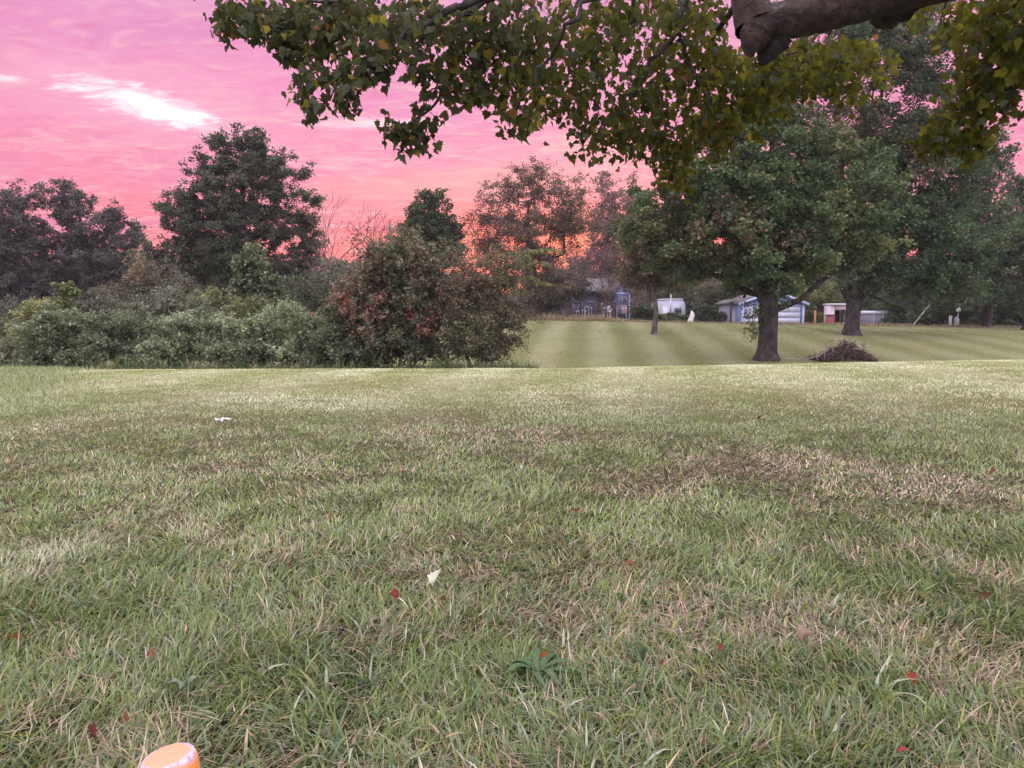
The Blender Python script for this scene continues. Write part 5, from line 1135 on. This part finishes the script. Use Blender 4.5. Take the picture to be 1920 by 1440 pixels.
V = np.stack([ring(A, .0028), ring(B, .0020)], 1).reshape(-1, 3); i = np.arange(4); j = (i + 1) % 4
Q = ((np.arange(len(A)) * 8)[:, None, None] + np.stack([i, j, 4 + j, 4 + i], 1)[None]).reshape(-1, 4)
mesh_obj('twigs', V, Q, M_twigd, tk)
# maple leaf: lobed outline, folded on the midrib, drooping
half = np.array([(0, 0), (.13, -.07), (.33, -.06), (.33, .10), (.52, .25), (.37, .33), (.40, .50), (.22, .52), (.19, .68), (.08, .80), (0, 1.0)])
mid = np.array([(0, 0), (0, .25), (0, .55), (0, 1.0)])
out = [(x_, y_) for x_, y_ in half[1:-1]]
# strips of triangles between midrib and the outline
LV = np.array([(0, 0)] + [(0, .3), (0, .6), (0, 1.0)] + out + [(-x_, y_) for x_, y_ in out]); no = len(out)
def fan(o, flip):
    ids = [o + i for i in range(no)]; T = []
    seq = [(0, ids[0], ids[1]), (0, ids[1], ids[2]), (0, ids[2], 1), (1, ids[2], ids[3]), (1, ids[3], ids[4]), (1, ids[4], ids[5]), (1, ids[5], ids[6]), (1, ids[6], 2), (2, ids[6], ids[7]), (2, ids[7], ids[8]), (2, ids[8], 3)]
    for a, b_, c_ in seq: T.append((a, c_, b_) if flip else (a, b_, c_))
    return T
LT = np.array(fan(4, False) + fan(4 + no, True))
def maple_leaves(pos, size, r, hang=.9, curl=.35):
    n = len(pos); d = r.normal(0, .55, (n, 3)); d[:, 2] = -hang + r.normal(0, .35, n); d /= np.linalg.norm(d, axis=1)[:, None]
    nr = r.normal(0, 1, (n, 3)); nr -= d * (nr * d).sum(1)[:, None]; nr /= np.linalg.norm(nr, axis=1)[:, None]; s_ = np.cross(d, nr)
    x_ = LV[:, 0][None]; y_ = LV[:, 1][None]; asp = (.85 + .3 * r.random((n, 1)))
    fold = (.15 + .55 * r.random((n, 1))) * np.abs(x_); cv = curl * (r.random((n, 1)) * 2.4 - .4) * y_ ** 2 + .12 * np.sin(x_ * 9 + y_ * 7 + r.random((n, 1)) * 6)
    sz = size[:, None]
    V = pos[:, None, :] + d[:, None, :] * (y_ * sz)[..., None] + s_[:, None, :] * (x_ * sz * asp)[..., None] + nr[:, None, :] * ((fold - cv * .6) * sz)[..., None]
    T = (LT[None] + (np.arange(n) * len(LV))[:, None, None]).reshape(-1, 3)
    return V.reshape(-1, 3), T
rep = np.where(shd == 0, 4, 4)
idx = np.repeat(np.arange(len(pts)), rep); pos = pts[idx] + r_.normal(0, .045, (len(idx), 3)); sh = shd[idx]
base = np.array([[.064, .072, .034], [.078, .084, .022], [.088, .091, .014]])[sh]
tone = r_.random(len(idx)); c = base * (.6 + .8 * r_.random((len(idx), 1)))
yl = tone > .93; c[yl] = np.array([.20, .18, .03]) * (.7 + .5 * r_.random((yl.sum(), 1))); br = tone < .015; c[br] = [.20, .10, .04]; gr = (tone > .03) & (tone < .16); c[gr] = np.array([.085, .10, .075]) * (.8 + .4 * r_.random((gr.sum(), 1)))
sz = (.038 + .045 * r_.random(len(idx)))
V, T = maple_leaves(pos, sz, r_)
mesh_obj('crown', V, None, M_near, over, cols=np.repeat(c, len(LV), 0), tris=T)

# ------------------------------------------------------------------ foreground things
# marker post with a worn orange cap
m_or, t, b = mat_base('worn_orange_paint'); tcn = N(t, 'ShaderNodeTexCoord'); ob = tcn.outputs['Object']; s = N(t, 'ShaderNodeSeparateXYZ'); L(t, ob, s.inputs[0])
n1 = noise(t, ob, 45, 5, .7); n2 = noise(t, ob, 160, 3, .6)
rr_ = mathn(t, 'SQRT', mathn(t, 'ADD', mathn(t, 'MULTIPLY', s.outputs[0], s.outputs[0]), mathn(t, 'MULTIPLY', s.outputs[1], s.outputs[1])))
edge = mathn(t, 'ADD', mathn(t, 'SUBTRACT', 1.0, mathn(t, 'MULTIPLY', mathn(t, 'ABSOLUTE', mathn(t, 'SUBTRACT', rr_, .0285)), 170.0)), mathn(t, 'MULTIPLY', mathn(t, 'SUBTRACT', n1, .55), 3.2))
edge = mathn(t, 'SUBTRACT', edge, mathn(t, 'MULTIPLY', mathn(t, 'LESS_THAN', s.outputs[2], -.009), 1.3))
orange = mixc(t, maprange(t, n1, .35, .7, 0, .5), (.66, .22, .05), (.72, .30, .14)); wear = mixc(t, maprange(t, n2, .4, .6), (.52, .42, .52), (.30, .26, .34))
top_ = mathn(t, 'GREATER_THAN', s.outputs[2], -.006); orange = mixc(t, mathn(t, 'MULTIPLY', top_, .8), orange, (.70, .30, .19)); cc = mixc(t, maprange(t, edge, .25, .6), orange, wear); cc = mixc(t, maprange(t, n2, .66, .72), cc, (.25, .2, .22))
L(t, cc, b.inputs['Base Color']); b.inputs['Roughness'].default_value = .5
cp = P(314, 1417, .90); root = empty('marker_post', (cp[0], cp[1], float(gz(cp[0], cp[1]))), 'round post with a worn orange painted cap at the bottom edge of the lawn', 'post')
capo = MB().lathe([(.0300, -.055), (.0335, -.054), (.0338, -.02), (.0332, -.008), (.0305, -.0015), (.027, 0.0), (.02, .0006), (.008, .0008), (.001, .0008)], (0, 0, 0), 48, tilt=(.02, -.13, 0))
capo = capo.build('cap', m_or, None, True); capo.parent = root; capo.location = (0, 0, float(cp[2]) - root.location.z)
MB().tube([(cp[0] - .0, cp[1], root.location.z - .03), (cp[0] + .004, cp[1] + .004, cp[2] - .03)], [.029, .029], 24).build('shaft', paint_mat('rusted_pipe', (.20, .10, .06), .5, 40, .7), root, True)

# fallen leaves and scraps
def one_leaf(name, px, py, size, colr, lab, cat, seed, up=.02, group=None, tall=False):
    r = np.random.default_rng(seed); x_, y_ = pxg(px, py)
    for _ in range(6):      # meet the real ground
        z_ = float(gz(x_, y_)) + up; q = P(px, py, 1.0) - np.array([0, 0, CAMZ]); t_ = (z_ - CAMZ) / q[2]; x_, y_ = q[0] * t_, q[1] * t_
    n = 1; V, T = maple_leaves(np.zeros((1, 3)), np.array([size * .75]), r, 0.0 if not tall else -1.0, .5)
    V = V - V.mean(0)
    if not tall:
        from mathutils import Euler
        pass
    V = V + np.array([0, 0, size * (.5 if tall else .35)])
    o = mesh_obj(name, V, None, M_litter, None, cols=np.array([colr]) * .5 * (.75 + .5 * r.random((len(V), 1))), tris=T)
    o.location = (x_, y_, float(z_)); tag(o, lab, cat, group); return o
FL = 'fallen leaves scattered on the lawn'
items = [(1692, 1417, .036, (.48, .09, .09), 'smooth red fallen leaf close to the bottom right corner'), (1710, 1282, .045, (.34, .06, .03), 'dark red fallen leaf a little above the bottom right one'), (1018, 1240, .04, (.48, .13, .05), 'orange red leaf beside the dark broadleaf weed'),
         (740, 1122, .045, (.30, .06, .035), 'rust coloured leaf just left of the pale upright leaf'), (830, 1128, .03, (.16, .03, .02), 'small dark red leaf just right of the pale upright leaf'), (1080, 962, .045, (.62, .24, .16), 'salmon pink leaf in the middle of the lawn'),
         (1860, 888, .06, (.52, .14, .09), 'red leaf near the right edge among the worn grass'), (315, 1100, .035, (.42, .20, .20), 'small pink leaf in the left foreground'), (1505, 1200, .06, (.46, .32, .25), 'curled tan leaf in a dark hollow of the grass'),
         (1350, 1222, .035, (.34, .10, .07), 'small rust red leaf left of the curled tan leaf'), (175, 1388, .05, (.22, .07, .06), 'dark red stalk like leaf left of the orange capped post'), (285, 1232, .04, (.32, .07, .05), 'red brown leaf above the orange capped post'),
         (1845, 1125, .05, (.30, .15, .11), 'faded brown leaf near the right edge'), (1240, 1250, .035, (.30, .08, .06), 'dull red leaf right of the dark broadleaf weed'), (25, 1205, .05, (.46, .20, .12), 'orange brown leaf at the left edge'), (545, 1062, .045, (.12, .04, .025), 'dark crumpled leaf in the left middle of the lawn'),
         (1180, 1062, .035, (.50, .22, .12), 'small orange leaf right of the middle of the lawn'), (1420, 790, .09, (.34, .12, .08), 'brown red leaf far out on the lawn'), (235, 1355, .04, (.36, .15, .07), 'brown leaf just above left of the orange capped post')]
for k, (a, b_, s_, c_, lab) in enumerate(items): one_leaf('fallen_leaf', a, b_, s_, c_, lab, 'fallen leaf', 300 + k, .028, FL)
one_leaf('pale_leaf', 814, 1104, .075, (1.1, 1.2, 1.0), 'pale whitish green leaf standing upright in the lawn', 'fallen leaf', 340, .045, FL, True)
# crumpled white scrap on the left
x_, y_ = pxg(414, 803); r = np.random.default_rng(8); n_ = 9; gxx, gyy = np.meshgrid(np.linspace(-.065, .065, n_), np.linspace(-.05, .05, n_))
V = np.stack([gxx.ravel() + x_, gyy.ravel() + y_, float(gz(x_, y_)) + .055 + .05 * (fbm(gxx.ravel() * 18, gyy.ravel() * 18, .6) - .3) + r.normal(0, .008, n_ * n_)], 1)
keep = [(j * n_ + i) for j in range(n_ - 1) for i in range(n_ - 1) if (i - 4) ** 2 / 20 + (j - 4) ** 2 / 9 < 1]
Q = [[q, q + 1, q + n_ + 1, q + n_] for q in keep]
tag(mesh_obj('paper_scrap', V, Q, M_lightw), 'crumpled white paper scrap on the left part of the lawn', 'paper scrap')
# broadleaf weeds
def weed(px, py, nl, ln, wd, colr, lab, seed, upr=.35):
    r = np.random.default_rng(seed); x_, y_ = pxg(px, py); z_ = float(gz(x_, y_)) + .015; mb = MB(); 
    for k in range(nl):
        a_ = k * 2.4 + r.normal(0, .3); d = np.array([math.cos(a_), math.sin(a_), 0]); s_ = np.array([-d[1], d[0], 0]); l_ = ln * (.6 + .5 * r.random()); V = []; u_ = upr * (.5 + r.random()); bd = r.normal()
        for t_ in np.linspace(0, 1, 8):
            c_ = d * l_ * t_ * math.cos(u_ * 1.2) + np.array([0, 0, l_ * (u_ * 1.6 * t_ - 1.3 * u_ * t_ * t_) + .002]) + s_ * l_ * .25 * bd * t_ * t_; w_ = wd * (math.sin(math.pi * min(1, t_ * .9 + .06)) ** .8)
            V += [c_ - s_ * w_ + [0, 0, w_ * .35], c_, c_ + s_ * w_ + [0, 0, w_ * .35]]
        mb.add(np.array(V) + [x_, y_, z_], [[q * 3 + e, q * 3 + e + 1, q * 3 + e + 4, q * 3 + e + 3] for q in range(7) for e in (0, 1)])
    V = np.concatenate(mb.V); o = mb.build('broadleaf_weed', M_grass, None, True, cols=np.tile(np.array(colr), (len(V), 1)) * (.85 + .3 * r.random((len(V), 1)))); tag(o, lab, 'weed')
weed(1010, 1300, 15, .115, .011, (.065, .125, .05), 'dark green broadleaf weed rosette in the centre foreground', 1, .45)
weed(325, 1335, 5, .07, .010, (.14, .20, .14), 'pale grey green broadleaf weed above the orange capped post', 2, .9)
weed(160, 1265, 9, .06, .008, (.075, .14, .06), 'small dark broadleaf weed at the left of the foreground', 3, .4)
weed(1215, 1275, 7, .07, .006, (.10, .16, .085), 'narrow leaved weed right of the dark rosette', 4, .9)

# ------------------------------------------------------------------ evening haze
HZ = bpy.data.materials.new('evening_haze'); HZ.use_nodes = True; t = HZ.node_tree; t.nodes.clear()
pv = N(t, 'ShaderNodeVolumePrincipled'); pv.inputs['Color'].default_value = (.92, .86, .97, 1); pv.inputs['Density'].default_value = .00034
L(t, pv.outputs[0], N(t, 'ShaderNodeOutputMaterial').inputs['Volume'])
hz = MB().box((0, 112, 8.5), (900, 660, 25)).build('haze', HZ); tag(hz, kind='stuff')
